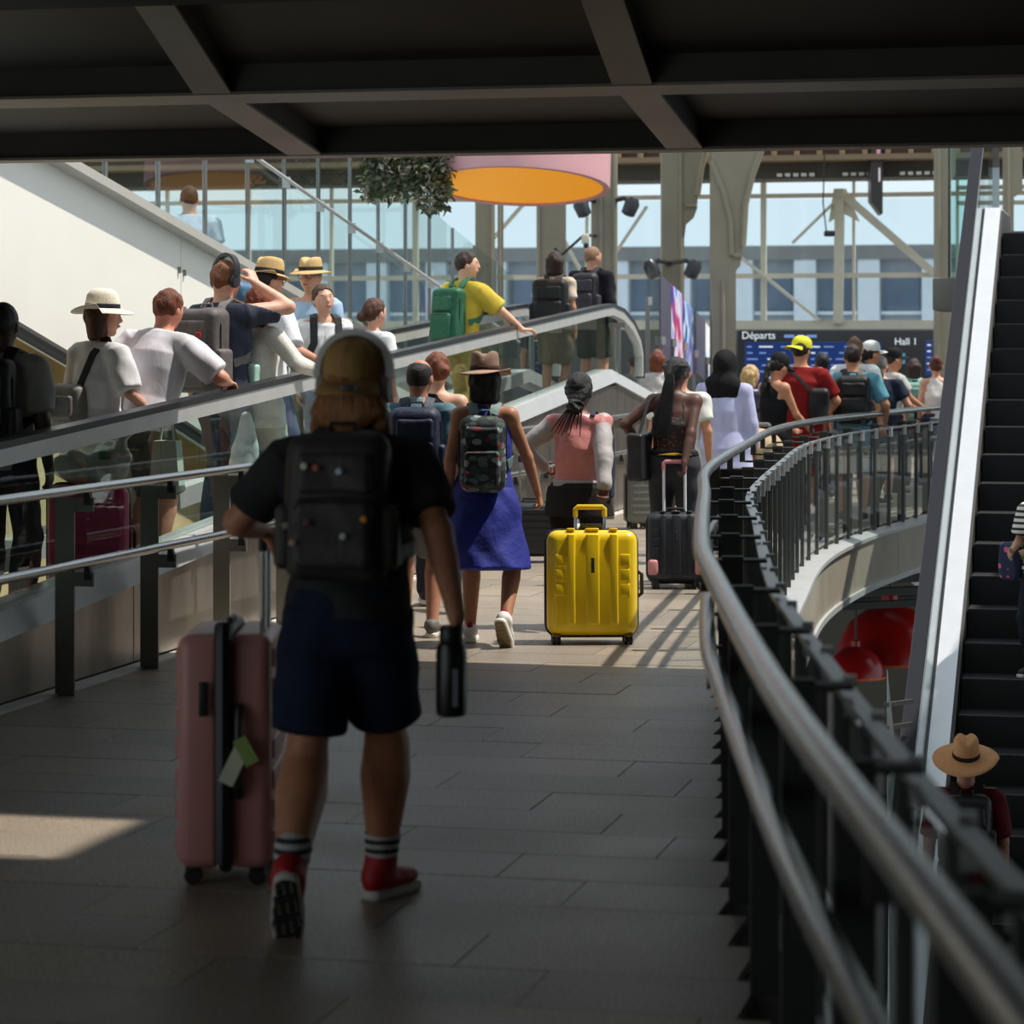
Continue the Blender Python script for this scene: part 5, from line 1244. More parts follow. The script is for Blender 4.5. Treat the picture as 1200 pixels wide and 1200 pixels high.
b = MB(); b.rbox((-.1, 0, .35), (.8, .4, .25), .04, 2); b.build('planter', M_dark, pl)
# printed glass of the descending stair beyond the walkway
pgD = lambda x: D_on_t(x, -5.85)
pg = empty('glass_screen', W(34, -5.85, 0), 0, 'sloping glass stair screen carrying coloured prints near the columns', 'screen'); O = W(34, -5.85, 0)
def prmat(cols, seed):
    m, nt, p = _pn('poster_print'); L = nt.links
    tcn = nt.nodes.new('ShaderNodeTexCoord'); mp = nt.nodes.new('ShaderNodeMapping'); mp.inputs['Scale'].default_value = (1.2, 1.2, .9); mp.inputs['Location'].default_value = (seed, 0, seed*.7); L.new(tcn.outputs['Object'], mp.inputs[0])
    n = nt.nodes.new('ShaderNodeTexNoise'); n.inputs['Scale'].default_value = 2.6; n.inputs['Detail'].default_value = 1; L.new(mp.outputs[0], n.inputs['Vector'])
    rp = nt.nodes.new('ShaderNodeValToRGB'); el = rp.color_ramp.elements
    el[0].position = .32; el[0].color = lin(cols[0]); el[1].position = .68; el[1].color = lin(cols[-1])
    for i, cc in enumerate(cols[1:-1]): e = el.new(.32+.36*(i+1)/(len(cols)-1)); e.color = lin(cc)
    L.new(n.outputs['Fac'], rp.inputs[0]); L.new(rp.outputs[0], p.inputs['Base Color']); p.inputs['Roughness'].default_value = .3
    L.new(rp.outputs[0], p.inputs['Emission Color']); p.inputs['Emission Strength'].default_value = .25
    return m
cols_ = [(757, 773, 312, 322, 372, 420, None), (773, 786, 322, 333, 418, 428, (82, 78, 98)), (786, 800, 333, 346, 420, 432, 'A'), (800, 812, 352, 362, 424, 440, 'B'), (812, 826, 362, 376, 432, 445, (88, 86, 104)), (826, 833, 378, 386, 440, 448, 'C'), (838, 862, 392, 424, 448, 458, (84, 82, 104))]
for (x0, x1, ya, yb_, yc, yd, mm) in cols_:
    d0, d1 = pgD(x0), pgD(x1); s0, s1 = s_of(at(x0, d0), d0), s_of(at(x1, d1), d1)
    m_ = M_glass_g if mm is None else (prmat([(40, 70, 170), (200, 40, 70), (210, 220, 240), (60, 120, 210)], 1.) if mm == 'A' else prmat([(30, 90, 150), (220, 230, 245), (90, 150, 220), (190, 40, 120)], 5.3) if mm == 'B' else prmat([(240, 240, 240), (235, 238, 240), (40, 150, 190)], 9.) if mm == 'C' else mat('purple_print', mm, .35))
    b = MB(); b.hexa([W(s0+.02, -5.86, zat(yc, d0)), W(s0+.02, -5.84, zat(yc, d0)), W(s1-.02, -5.84, zat(yd, d1)), W(s1-.02, -5.86, zat(yd, d1)), W(s0+.02, -5.86, zat(ya, d0)), W(s0+.02, -5.84, zat(ya, d0)), W(s1-.02, -5.84, zat(yb_, d1)), W(s1-.02, -5.86, zat(yb_, d1))]); b.build('glass_pane' if mm is None else 'print_panel', m_, pg, smooth=False, off=O)
    b = MB(); b.bar(W(s0, -5.83, 0), W(s0, -5.83, zat(yc, d0)+.25), .05, .05, uu_); b.build('post', M_steel2, pg, smooth=False, off=O)
    b = MB(); b.box(W(s0, -5.80, zat(yc, d0)+.2), (.05, .05, .1)); b.build('clamp', M_deck, pg, smooth=False, off=O)
# spotlights on the columns
for (x, y, D, sx_, lab) in ((682, 244, 35.5, -1, 'black spotlight left of the slim column under the drum'), (739, 243, 35.5, 1, 'black spotlight right of the slim column'), (764, 316, 36, -1, 'black spotlight left of the bracketed column'), (812, 316, 36, 1, 'black spotlight between the two wide columns')):
    c = Vector((at(x, D), D, zat(y, D))); rt = empty('spotlight', c, 0, lab, 'spotlight', 'spotlights on the columns')
    b = MB(); b.lathe([(.04, -.12), (.09, -.10), (.10, .06), (.06, .13), (.02, .14)], 14, R=Matrix.Rotation(.4*sx_, 3, 'Y')); b.build('housing', M_rubber, rt)
    b = MB(); b.tube([(0, 0, .05), (-sx_*.08, 0, .12), (-sx_*.3, .85, .10)], .03, 8); b.build('arm', M_rubber, rt)
# blade sign and speaker hung from the roof
D = 43.2; bs = empty('blade_sign', (at(1027, D), D, zat(248, D)), 0, 'dark hanging blade sign with a chamfered lower end', 'sign'); O = Vector((at(1027, D), D, zat(248, D)))
P = [(1020, 150), (1034, 150), (1034, 250), (1032, 252), (1020, 236)]; V = [Vector((at(x, D), D+(.0 if i else 0), zat(y, D))) for i, (x, y) in enumerate(P)]
b = MB(); b.add([v+Vector((0, -.05, 0)) for v in V]+[v+Vector((.0, .3, 0)) for v in V], [(0, 1, 2, 3, 4), (9, 8, 7, 6, 5)]+[(i, 5+i, 5+(i+1) % 5, (i+1) % 5) for i in range(5)]); b.build('panel', paint((56, 52, 52), .35), bs, smooth=False, off=O)
b = MB(); b.rbox((at(1030, D), D-.055, zat(205, D)), (.03, .012, .22), .005, 2); b.build('sign_mark', glow((225, 215, 215), .3), bs, off=O)
b = MB(); b.box((at(1029, D), D-.055, zat(180, D)), (.06, .012, .2)); b.build('pink_print', glow((220, 160, 170), .3), bs, smooth=False, off=O)
D = 43.2; sp = empty('hanging_speaker', (at(972, D), D, zat(276, D)), 0, 'small black box hanging on a cable before the hall window', 'speaker')
b = MB(); b.rbox((0, 0, .03), (.17, .14, .09), .02, 2); b.build('box', M_rubber, sp); b = MB(); b.tube([(-.05, 0, .07), (-.1, 0, .5), (-.07, 0, 1.75)], .012, 6); b.build('cable', M_dark, sp)
D = 35.4; cm = empty('camera_box', (at(686, D), D, zat(280, D)), 0, 'small cream surveillance box on a thin arm by the slim column', 'camera')
b = MB(); b.rbox((0, 0, 0), (.10, .12, .13), .02, 2); b.build('housing', paint((208, 200, 180)), cm); b = MB(); b.rbox((.01, -.02, -.09), (.07, .08, .06), .01, 2); b.build('lens', M_rubber, cm); b = MB(); b.tube([(-.4, .02, -.12), (-.3, .02, -.2), (-.02, 0, .05), (.16, .5, .06)], .02, 6); b.build('arm', M_dark, cm)
# building beyond the window
SBL = 95.
bl = empty('building', W(SBL, -5, 0), 0, 'pale office building seen through the hall window', 'building'); O = W(SBL, -5, 0)
zT = fz(288, 95.); M_bl = paint((160, 168, 178), .7); M_pil = paint((220, 228, 238), .6); M_bwin = mat('dark_window', (96, 112, 134), .25, 0, .25, .6)
b = MB(); b.hexa([W(SBL, -45, -3), W(SBL, 20, -3), W(SBL+6, 20, -3), W(SBL+6, -45, -3), W(SBL, -45, zT), W(SBL, 20, zT), W(SBL+6, 20, zT), W(SBL+6, -45, zT)]); b.build('wall', M_bl, bl, smooth=False, off=O)
b = MB(); b.hexa([W(SBL-.6, -45, zT-.5), W(SBL-.6, 20, zT-.5), W(SBL+6, 20, zT-.5), W(SBL+6, -45, zT-.5), W(SBL-.6, -45, zT), W(SBL-.6, 20, zT), W(SBL+6, 20, zT), W(SBL+6, -45, zT)]); b.build('cornice', paint((128, 128, 128)), bl, smooth=False, off=O)
for i in range(22):
    t = -40+i*2.2; b = MB(); b.box(W(SBL-.3, t, zT/2-1), (.75, .5, zT+1.2), Matrix.Rotation(-TH, 3, 'Z')); b.build('pilaster', M_pil, bl, smooth=False, off=O)
    for z in (1.6, 3.55):
        b = MB(); b.box(W(SBL-.06, t+1.1, z), (1.2, .12, 1.2), Matrix.Rotation(-TH, 3, 'Z')); wn = b.build('window', M_bwin, bl, smooth=False, off=O)
        b = MB(); b.box(W(SBL-.15, t+1.1, z-.7), (1.4, .2, .12), Matrix.Rotation(-TH, 3, 'Z')); b.build('sill', M_pil, wn, smooth=False, off=O)
b = MB(); b.prism([(-60, 62), (70, 62), (80, 140), (-60, 140)], -1.2, -.8); o = b.build('ground', paint((150, 148, 144), .8)); tag(o, 'pale street beyond the hall window', 'ground', kind='structure')
# ------------------------------------------------------------------ who is in the picture
def lw(loc, rz, p):
    q = Matrix.Rotation(-rz, 3, 'Z') @ (Vector(p)-Vector(loc)); return (q.x, q.y, q.z)
def FL(x, D, z=0.): return Vector((at(x, D), D, z))
def TP(x, t):
    D = D_on_t(x, t); s = s_of(at(x, D), D); return W(s, t, zb(min(s, 28.)))
HD = -TH
TEE = lambda c, **k: dict(kind='tee', mat=cloth_fold(c), **k)
LONG = lambda c, **k: dict(kind='long', mat=cloth_fold(c), **k)
def TANK(c, **k): return dict(kind='tank', mat=(c if not isinstance(c, tuple) else cloth_fold(c)), **k)
TROU = lambda c, **k: dict(kind='trousers', mat=cloth_fold(c), **k)
SHORT = lambda c, **k: dict(kind='shorts', mat=cloth_fold(c), **k)
SHOE = lambda c, **k: dict(mat=mat('shoe_fabric', c, .6, 0, .08, 30), **k)
LIGHT, TAN, OLIVE, BROWN, DEEP = (214, 160, 134), (196, 138, 106), (160, 108, 78), (110, 68, 48), (72, 46, 36)
WALK = [(-.1, .26, .1, 0), (.1, -.32, -.1, .75)]
WALK2 = [(-.1, -.32, .1, .75), (.1, .26, -.1, 0)]

# 1 man with the cap, nearest the camera
loc = FL(408, 8.25); rz = -.12
sock = stripes('striped_sock', (190, 188, 184), (40, 42, 48), 34, 2, .5)
P1 = person('man in black T-shirt and backwards tan cap walking away, nearest the camera', loc, rz, 1.73, 'm', .0075, (192, 128, 96), bulk=1.06, calf=1.2, lean=.10, hipdrop=.02,
            feet=[(-.10, -.46, .12, 1.12), (.055, .27, -.42, 0)], wr=[lw(loc, rz, (-.795, 8.66, 1.135)), lw(loc, rz, (-.165, 8.12, .915))], pole=[(-.75, -1, -.5), (.4, -1, 0)],
            curl=(1.0, .8), hdir=((.75, .5, -.35), (.03, .12, -1)), palm=((.3, .6, -.8), (-1, .1, 0)), head=(-.08, -.10, 0),
            top=TEE((50, 48, 49), fit=.016, hem=.0, sleeve=.72, flare=.014), bottom=SHORT((28, 36, 56), len=.76, flare=.028, fit=.022, waist=.10),
            shoes=SHOE((176, 20, 30), high=True, sole=plastic((206, 200, 192), .6), tread=mat('dark_tread', (44, 36, 34), .8)), socks=sock,
            hair=dict(kind='long', col=(150, 96, 52), len=.02, w=1.2))
make_hat(P1, 'cap', mat('tan_cap_cloth', (168, 128, 72), .8, 0, .1, 30, .3, 90), yaw=PI, tilt=-.26, up=.036, sc=1.1)
b = MB(); c_ = P1['hp'](.035, -.205, -.03); b.rbox(c_, (.045, .012, .02), .006, 2); b.build('cap_badge', plastic((60, 58, 62)), P1['hat'])
headphones(P1, 'white over-ear headphones over the tan cap', plastic((212, 206, 200), .45), plastic((150, 140, 140), .5))
bp = backpack(P1, 'worn black backpack with small pins on the cap-wearing man', nylon((54, 48, 46)), w=.31, h=.44, d=.15, gap=.125, m2=nylon((64, 57, 54)), drop=-.025)
for j, (x, z, col) in enumerate(((-.085, .115, (226, 222, 196)), (-.05, .11, (196, 96, 86)), (.02, .10, (200, 214, 226)), (-.13, -.06, (150, 140, 116)), (-.07, -.05, (120, 70, 66)), (-.11, -.11, (196, 150, 130)), (.10, -.04, (226, 140, 30)), (.04, -.09, (190, 190, 190)))):
    R_ = np.stack([P1['lat'], P1['fwd'], P1['up']], 1); pp = tf(P1, 0, 0, 0)+R_ @ A3((x, -.125-.15-.03-(.028 if -.25 < z < .03 else .0), -.02+.025-.22+z))
    q = MB(); q.lathe([(.003, -.003), (.0105, -.002), (.0105, .002), (.008, .004)], 12, Vector(pp), R=Matrix.Rotation(PI/2, 3, 'X')); o = q.build('pin_badge', plastic(col, .4), bp); o.location = -(Matrix.Rotation(-rz, 3, 'Z') @ (bp.location-loc))
pink = mat('pink_shell', (206, 142, 134), .38, 0, .04, 8, .04, 60); blk = plastic((24, 24, 25), .45)
sc, T = suitcase('large pink hard-shell suitcase rolled upright beside the man in the cap', (at(271, 8.9), 8.92, 0), -PI/2, .50, .305, .745, pink, blk, handle=.30, ribs='side', band=True, bev=.045)
b = MB(); b.rbox((.275, -.062, .60), (.012, .03, .11), .004, 2); b.build('lock_plate', blk, sc)
b = MB(); b.tube([(.25, .0, .83), (.27, 0, .8), (.272, 0, .08)], .03, 8); b.build('strap_band', blk, sc)
b = MB(); b.tube([(.262, .05, .29), (.29, .05, .33), (.29, .05, .54), (.262, .05, .58)], .013, 8); b.build('grab_handle', blk, sc)
q = MB(); q.box((.30, .04, .40), (.006, .05, .14), Matrix.Rotation(-.45, 3, 'X')); tg = q.build('baggage_tag', plastic((214, 214, 186), .6), sc, smooth=False)
q = MB(); q.box((.306, .075, .44), (.006, .045, .09), Matrix.Rotation(.5, 3, 'X')); q.build('green_label', plastic((150, 176, 96), .6), tg, smooth=False)
bt = empty('bottle', (at(529, 8.1), 8.1, .62), 0, 'black insulated bottle hanging from the right hand of the man in the cap', 'bottle')
b = MB(); b.lathe([(.03, 0), (.042, .004), (.046, .02), (.046, .19), (.040, .215), (.034, .22)], 24); b.build('bottle_body', plastic((18, 18, 19), .3), bt)
b = MB(); b.lathe([(.034, .22), (.036, .225), (.036, .26), (.030, .27)], 20); b.build('lid', plastic((30, 30, 31), .4), bt)
b = MB(); b.box((.012, -.0465, .09), (.016, .004, .11)); b.build('logo_strip', plastic((120, 128, 136), .3), bt, smooth=False)

# 2 woman in the blue dress
loc = FL(568, 15.75); rz = -.05
dress = mat('blue_dress', (24, 36, 132), .75, 0, .25, 9, .6, 24)
P3 = person('woman in a blue sleeveless dress and brown hat walking away', loc, rz, 1.62, 'f', .008, (176, 122, 92), bulk=1.02, lean=.02,
            feet=[(-.09, .10, .0, 0), (.10, -.30, -.30, .95)], wr=[None, (.30, .16, .86)], pole=[None, (.8, -.6, 0)], curl=(.4, .9),
            top=TANK(dress, fit=.016, hem=-.05, strap=.165, flare=.02), bottom=dict(kind='skirt', mat=dress, len=.45, flare=.07, waist=.2, fit=.016, fold=(.011, 26, 2)),
            shoes=SHOE((226, 224, 220), sole=plastic((232, 228, 220), .6), tread=mat('tan_tread', (150, 130, 96), .8), heel=cloth((150, 34, 48))), hair=dict(kind='bob', col=(28, 20, 18)),
            hat=dict(kind='fedora', mat_=mat('brown_felt_hat', (136, 108, 94), .85, 0, .12, 30, .3, 90), band=cloth((70, 44, 34)), brim=.072, crown=.12, tilt=-.05, brimmat=mat('pale_brown_felt', (168, 138, 120), .85, 0, .1, 30, .3, 90)))
flo = pattern('leaf_print_nylon', (44, 50, 52), [(96, 116, 118), (60, 70, 72), (150, 160, 160), (124, 40, 48), (70, 92, 84), (34, 40, 42)], 17, thr=.52, stretch=(1, 1, 1.6))
backpack(P3, 'leaf-print backpack with grey-green straps on the woman in blue', flo, w=.27, h=.44, d=.13, gap=.10, strap=nylon((96, 122, 122)), m2=flo, sides=False, drop=.03, rnd=.07)
# 3 man with thinning hair
loc = FL(490, 16.2); rz = -.05
P2 = person('man with thinning hair and navy backpack, left of the woman in blue', loc, rz, 1.63, 'm', .009, (186, 130, 104), feet=[(-.1, .2, .1, 0), (.09, -.08, -.1, 0)], head=(-.25, -.1, 0),
            top=TEE((92, 122, 132), collar=cloth((150, 186, 190)), sleeve=.8), bottom=SHORT((128, 126, 122), len=.95, flare=.03), shoes=SHOE((104, 100, 96)), hair=dict(kind='bald', col=(34, 26, 24)))
backpack(P2, 'plain navy backpack on the man with thinning hair', nylon((30, 36, 62)), w=.3, h=.44, d=.14)
loc = FL(513, 17.8); rz = -.05
person('woman with an auburn bun in a black top, ahead of the man with thinning hair', loc, rz, 1.66, 'f', .009, (214, 164, 138), head=(.5, 0, 0), top=TANK((24, 24, 26)), bottom=TROU((50, 52, 60)), shoes=SHOE((40, 40, 42)), hair=dict(kind='bun', col=(120, 62, 36), at=(0, -.125, -.01)), feet=WALK)
# 4 woman in the pink jacket with the yellow case
loc = FL(678, 16.75); rz = -.06
sat = mat('pink_satin', (214, 138, 134), .38, 0, .08, 10, .5, 26); gsl = mat('grey_jersey', (170, 164, 162), .7, 0, .08, 14, .4, 30)
P4 = person('woman in a pink jacket with grey sleeves pulling the yellow suitcase', loc, rz, 1.53, 'f', .008, (96, 60, 46), bulk=1.06, feet=WALK2,
            wr=[(-.22, .10, .96), lw(loc, rz, (at(709, 16.35), 16.38, .78))], pole=[(-1, -.5, 0), (.5, -1, 0)], curl=(.8, 1.1), hdir=((.6, .6, -.2), (.0, -.05, -1)), palm=(None, (0, -1, -.2)), head=(-.15, -.1, 0),
            top=dict(kind='jacket', mat=sat, fit=.013, hem=.06, sleeve_mat=gsl, flare=.01, cuff=.9), bottom=TROU((34, 30, 30), waist=.04, fit=.014, flare=.02), shoes=SHOE((36, 34, 34)), hair=dict(kind='braids', col=(22, 20, 20)))
iso_obj('shirt_tail', [P4['torso'](.03), seg(P4['pel']+P4['up']*.05, P4['pel']-P4['up']*.13, (0, 1), (.185, .215), (.14, .165), lat=P4['lat'], k=.03, cap=.1)], .008, cloth_fold((40, 37, 36)), P4['root'], ((P4['pel']+P4['up']*.08, P4['up']), (P4['pel']-P4['up']*.13, -P4['up'])), (.006, 26, 4))
shoulder_bag(P4, 'navy bag hanging at the right side of the woman in pink', nylon((34, 38, 62)), (.21, .06, -.36), (.035, .12, .20), .03, path=[(.10, -.06, -.0, 1), (.11, .02, .05, 1), (.2, .1, -.1, 0), (.235, .1, -.2, 0)], R=np.stack([P4['lat'], P4['fwd'], P4['up']], 1))
yel = mat('yellow_shell', (244, 206, 30), .3, 0, .04, 6, .02, 40)
suitcase('bright yellow ribbed hard-shell suitcase tilted on its wheels', (at(694, 15.7), 15.80, 0), .03, .525, .27, .605, yel, blk, tilt=-.11, ribs='v', handle=.13, grip=plastic((226, 190, 20), .35), logo=True, wheelm=plastic((120, 92, 20), .5), bev=.085)
# 5 woman in the patterned camisole
loc = FL(790, 19.7); rz = -.04
leo = pattern('leopard_cloth', (40, 24, 22), [(96, 60, 44), (60, 34, 30), (130, 84, 60), (50, 28, 26)], 46, thr=.36)
P5 = person('woman in a brown patterned camisole with a long braid and black tote', loc, rz, 1.62, 'f', .009, (88, 54, 42), bulk=1.1, feet=WALK, wr=[(-.24, .08, 1.0), lw(loc, rz, (at(802, 19.4), 19.45, .87))], pole=[(-1, -.6, 0), (.5, -1, 0)], curl=(.7, 1.1), hdir=(None, (0, -.1, -1)), head=(-.35, -.1, 0),
            top=TANK(leo, low=.17, strap=.2, fit=.010, hem=-.02, flare=.008), bottom=TROU((58, 58, 62), waist=.13, fit=.02, flare=.03, belt=cloth((28, 26, 28))), shoes=SHOE((60, 40, 34)), hair=dict(kind='longbraids', col=(20, 18, 20)))
b = MB(); p, n_ = push([P5['torso'](.032)], P5['pel']-P5['fwd']*.14+P5['up']*.095, .004)
b.tube([push([P5['torso'](.032)], P5['pel']-P5['fwd']*.14+P5['lat']*x+P5['up']*.09, .014)[0] for x in np.linspace(-.14, .14, 11)], [.004, .006, .004, .007, .010, .013, .010, .007, .004, .006, .004], 8); b.build('belt_chain', mat('gold_metal', (206, 164, 60), .25, .9), P5['root'])
shoulder_bag(P5, 'large black tote bag on the left shoulder of the woman in the camisole', mat('black_leather', (30, 29, 30), .45, 0, .1, 20, .2, 60), (-.27, -.10, -.48), (.06, .15, .17), .025, path=[(-.27, -.22, -.30, 0), (-.20, -.12, -.05, 0), (-.155, .0, .02, 1), (-.22, .02, -.12, 0), (-.27, .02, -.30, 0)], name='tote_bag', R=np.stack([unit(P5['lat']*.25+P5['fwd']*.97), unit(-P5['lat']*.97+P5['fwd']*.25), P5['up']], 1) @ np.array([[0, 1, 0], [-1, 0, 0], [0, 0, 1.]]))
suitcase('black cabin case with pink corners and wheels beside the curved handrail', (at(793, 19.25), 19.35, 0), .0, .40, .24, .49, mat('black_shell', (38, 40, 46), .4, 0, .08, 20), blk, tilt=-.12, ribs='v', handle=.36, grip=plastic((206, 130, 138), .4), corner=plastic((206, 138, 138), .4), logo=True, metal=plastic((222, 222, 222), .4), bev=.06)
loc = FL(797, 21.6)
person('person in a white shirt walking just beyond the woman in the camisole', loc, -.1, 1.60, 'm', .011, TAN, top=TEE((224, 220, 212), hem=-.13), bottom=SHORT((92, 96, 84), len=.95), shoes=SHOE((150, 60, 60)), hair=dict(kind='short', col=(60, 40, 30)))
# 6 hijab
loc = FL(849, 22.5)
P6 = person('woman in a black headscarf and loose lavender shirt', loc, -.25, 1.66, 'f', .010, BROWN, bulk=1.05, wr=[None, (.24, .05, .84)], head=(-.3, 0, 0), top=LONG((186, 188, 220), fold=(.0025, 26, 5), fit=.03, hem=-.17, flare=.05, cuff=.62), bottom=TROU((26, 26, 28), fit=.03), shoes=SHOE((40, 40, 42)))
hp = P6['hp']; scf = cloth_fold((24, 23, 25))
iso_obj('headscarf', [ell(hp(0, -.012, .008), (.094, .116, .116), P6['Rh'], k=.03, cuts=((hp(0, .075, 0), P6['Rh'][:, 1]),)), cone(hp(0, -.0, -.06), tf(P6, 0, .0, -.02), .085, .115, k=.04), seg(tf(P6, 0, -.03, -.01), tf(P6, -.07, -.09, -.42), (0, .4, 1), (.16, .14, .07), (.10, .07, .035), lat=P6['lat'], k=.05)], .010, scf, P6['root'], (), (.006, 30, 3))
# far crowd along the curved rail
def crowd(x, D, label, H, sex, skinc, rz=-.1, **kw):
    kw.setdefault('bottom', TROU((52, 54, 62))); kw.setdefault('shoes', SHOE((60, 58, 56)))
    return person(label, FL(x, D), rz, H, sex, kw.pop('v', .0125), skinc, 'people at the far end of the walkway', **kw)
crowd(877, 27.5, 'person with blond hair in a dark top beyond the headscarf', 1.5, 'f', LIGHT, rz=-1.2, top=TEE((44, 44, 62)), hair=dict(kind='bob', col=(196, 164, 112)), head=(.2, -.1, 0))
P8 = crowd(907, 25.6, 'woman in black with a black cap left of the red T-shirt man', 1.63, 'f', TAN, rz=-.9, top=TANK((24, 24, 26)), hair=dict(kind='pony', col=(26, 20, 18), len=.25), head=(-.1, -.35, 0), wr=[(-.1, .3, .95), (.15, .3, .95)], bottom=TROU((26, 26, 30)), hat=dict(kind='cap', mat_=cloth((26, 26, 30))))
P9 = crowd(938, 26.2, 'man in a dark red T-shirt and red shorts wearing a yellow cap', 1.78, 'm', TAN, v=.011, bulk=1.1, top=TEE((132, 28, 28), sleeve=.8, hem=-.12), bottom=SHORT((190, 30, 26), len=1.0), hair=dict(kind='crop', col=(44, 30, 24)), wr=[None, (.3, .25, 1.1)], head=(-.3, 0, 0), hat=dict(kind='cap', mat_=mat('yellow_cap_cloth', (226, 222, 40), .7, 0, .06, 20), yaw=2.6, tilt=.12))
shoulder_bag(P9, 'black shoulder bag on the man in red', nylon((26, 26, 28)), (.17, -.12, -.34), (.10, .07, .16), .05, path=[(-.1, -.10, -.02, 1), (.0, -.13, -.1, 1), (.1, -.14, -.22, 1)])
P10 = crowd(999, 26.6, 'man in a teal T-shirt with a black backpack behind the curved rail', 1.72, 'm', TAN, v=.011, bulk=1.08, top=TEE((104, 160, 178), sleeve=.8), bottom=SHORT((130, 160, 176), len=1.), hair=dict(kind='short', col=(40, 28, 22)), wr=[(-.28, .1, .85), (.32, .16, .98)])
backpack(P10, 'black backpack on the man in the teal T-shirt', nylon((24, 24, 26)), w=.33, h=.47, d=.16)
P11 = crowd(1002, 28.6, 'tall brown-haired man in a white T-shirt behind the teal T-shirt man', 1.80, 'm', TAN, top=TEE((222, 222, 224)), hair=dict(kind='short', col=(104, 66, 44), fold=(.008, 70, 2)), rz=-.2)
crowd(1019, 29.4, 'person in a white cap turned to the right in the far crowd', 1.74, 'f', TAN, rz=-1.2, top=TEE((40, 40, 44)), hair=dict(kind='pony', col=(30, 24, 22)), hat=dict(kind='cap', mat_=cloth((224, 224, 220))))
crowd(1031, 29.8, 'grey-haired man in a navy T-shirt near the far end of the curved rail', 1.60, 'm', LIGHT, bulk=1.1, top=TEE((40, 48, 66)), hair=dict(kind='crop', col=(120, 116, 112)), wr=[None, (.3, .2, .95)], head=(-.2, -.2, 0), bottom=SHORT((60, 62, 70)))
crowd(1046, 31.4, 'man in a black cap facing right in the far crowd', 1.66, 'm', TAN, rz=-1.3, top=TEE((196, 194, 190)), hair=dict(kind='crop', col=(40, 32, 28)), hat=dict(kind='cap', mat_=cloth((30, 30, 34))), wr=[(-.15, .35, 1.0), (.1, .35, 1.0)])
q = crowd(1071, 33., 'woman with a mint backpack in the far crowd', 1.54, 'f', LIGHT, top=TEE((60, 62, 66)), hair=dict(kind='bob', col=(60, 38, 30)))
backpack(q, 'mint green backpack on the far woman', nylon((116, 160, 148)), w=.34, h=.46, d=.18)
q = crowd(1097, 31.8, 'woman in a white top at the far right of the crowd', 1.58, 'f', LIGHT, top=TANK((226, 220, 216), hem=.02), bottom=TROU((40, 52, 88)), hair=dict(kind='bun', col=(92, 48, 36), at=(0, -.09, .06)))
crowd(964, 30.5, 'person in black seen between the red and the teal T-shirt', 1.62, 'f', BROWN, top=TEE((40, 40, 44)), hair=dict(kind='short', col=(24, 20, 18)), rz=.3)
crowd(744, 33., 'dark-haired person in grey far down the walkway', 1.62, 'm', TAN, top=TEE((120, 116, 112)), hair=dict(kind='short', col=(50, 36, 28)))
crowd(770, 31., 'person with reddish hair far down the walkway', 1.66, 'f', LIGHT, top=TEE((196, 190, 186)), hair=dict(kind='bob', col=(120, 60, 40)))
# stroller
st = empty('stroller', FL(893, 24.6), -.5, 'purple stroller with a tan hood beside the woman in the black cap', 'stroller')
iso_obj('seat', [seg((0, -.15, .42), (0, .28, .55), (0, .5, 1), (.2, .22, .18), (.1, .12, .1), k=.02)], .014, cloth_fold((74, 48, 110)), st)
iso_obj('hood', [ell((0, -.12, .78), (.24, .26, .2), None, cuts=(((0, -.1, .74), (0, .6, -.8)),))], .014, cloth_fold((186, 164, 130)), st)
b = MB(); b.tube([(-.22, -.35, 1.02), (-.22, .05, .5), (-.22, .35, .12)], .015, 8); b.tube([(.22, -.35, 1.02), (.22, .05, .5), (.22, .35, .12)], .015, 8); b.tube([(-.22, -.35, 1.02), (.22, -.35, 1.02)], .018, 8); b.tube([(-.22, .05, .5), (-.22, -.25, .12)], .014, 8); b.tube([(.22, .05, .5), (.22, -.25, .12)], .014, 8); b.build('frame', M_post, st)
for x in (-.22, .22):
    for y in (.36, -.26):
        b = MB(); b.lathe([(.02, -.018), (.1, -.018), (.115, 0), (.1, .018), (.02, .018)], 18, (x, y, .115), R=Matrix.Rotation(PI/2, 3, 'Y')); b.build('wheel', M_rubber, st)
# more luggage on the walkway
suitcase('black hard-shell suitcase just beyond the woman in blue', (at(622, 21.6), 21.7, 0), .1, .40, .25, .42, plastic((30, 31, 33), .35), blk, ribs='h', handle=.36, metal=steel(190), bev=.05)
suitcase('grey suitcase standing between the pink jacket and the camisole', (at(749, 25.6), 25.7, 0), .2, .24, .3, .48, mat('grey_shell', (112, 112, 104), .45, 0, .06, 10), blk, ribs='h', handle=.2, bev=.04)

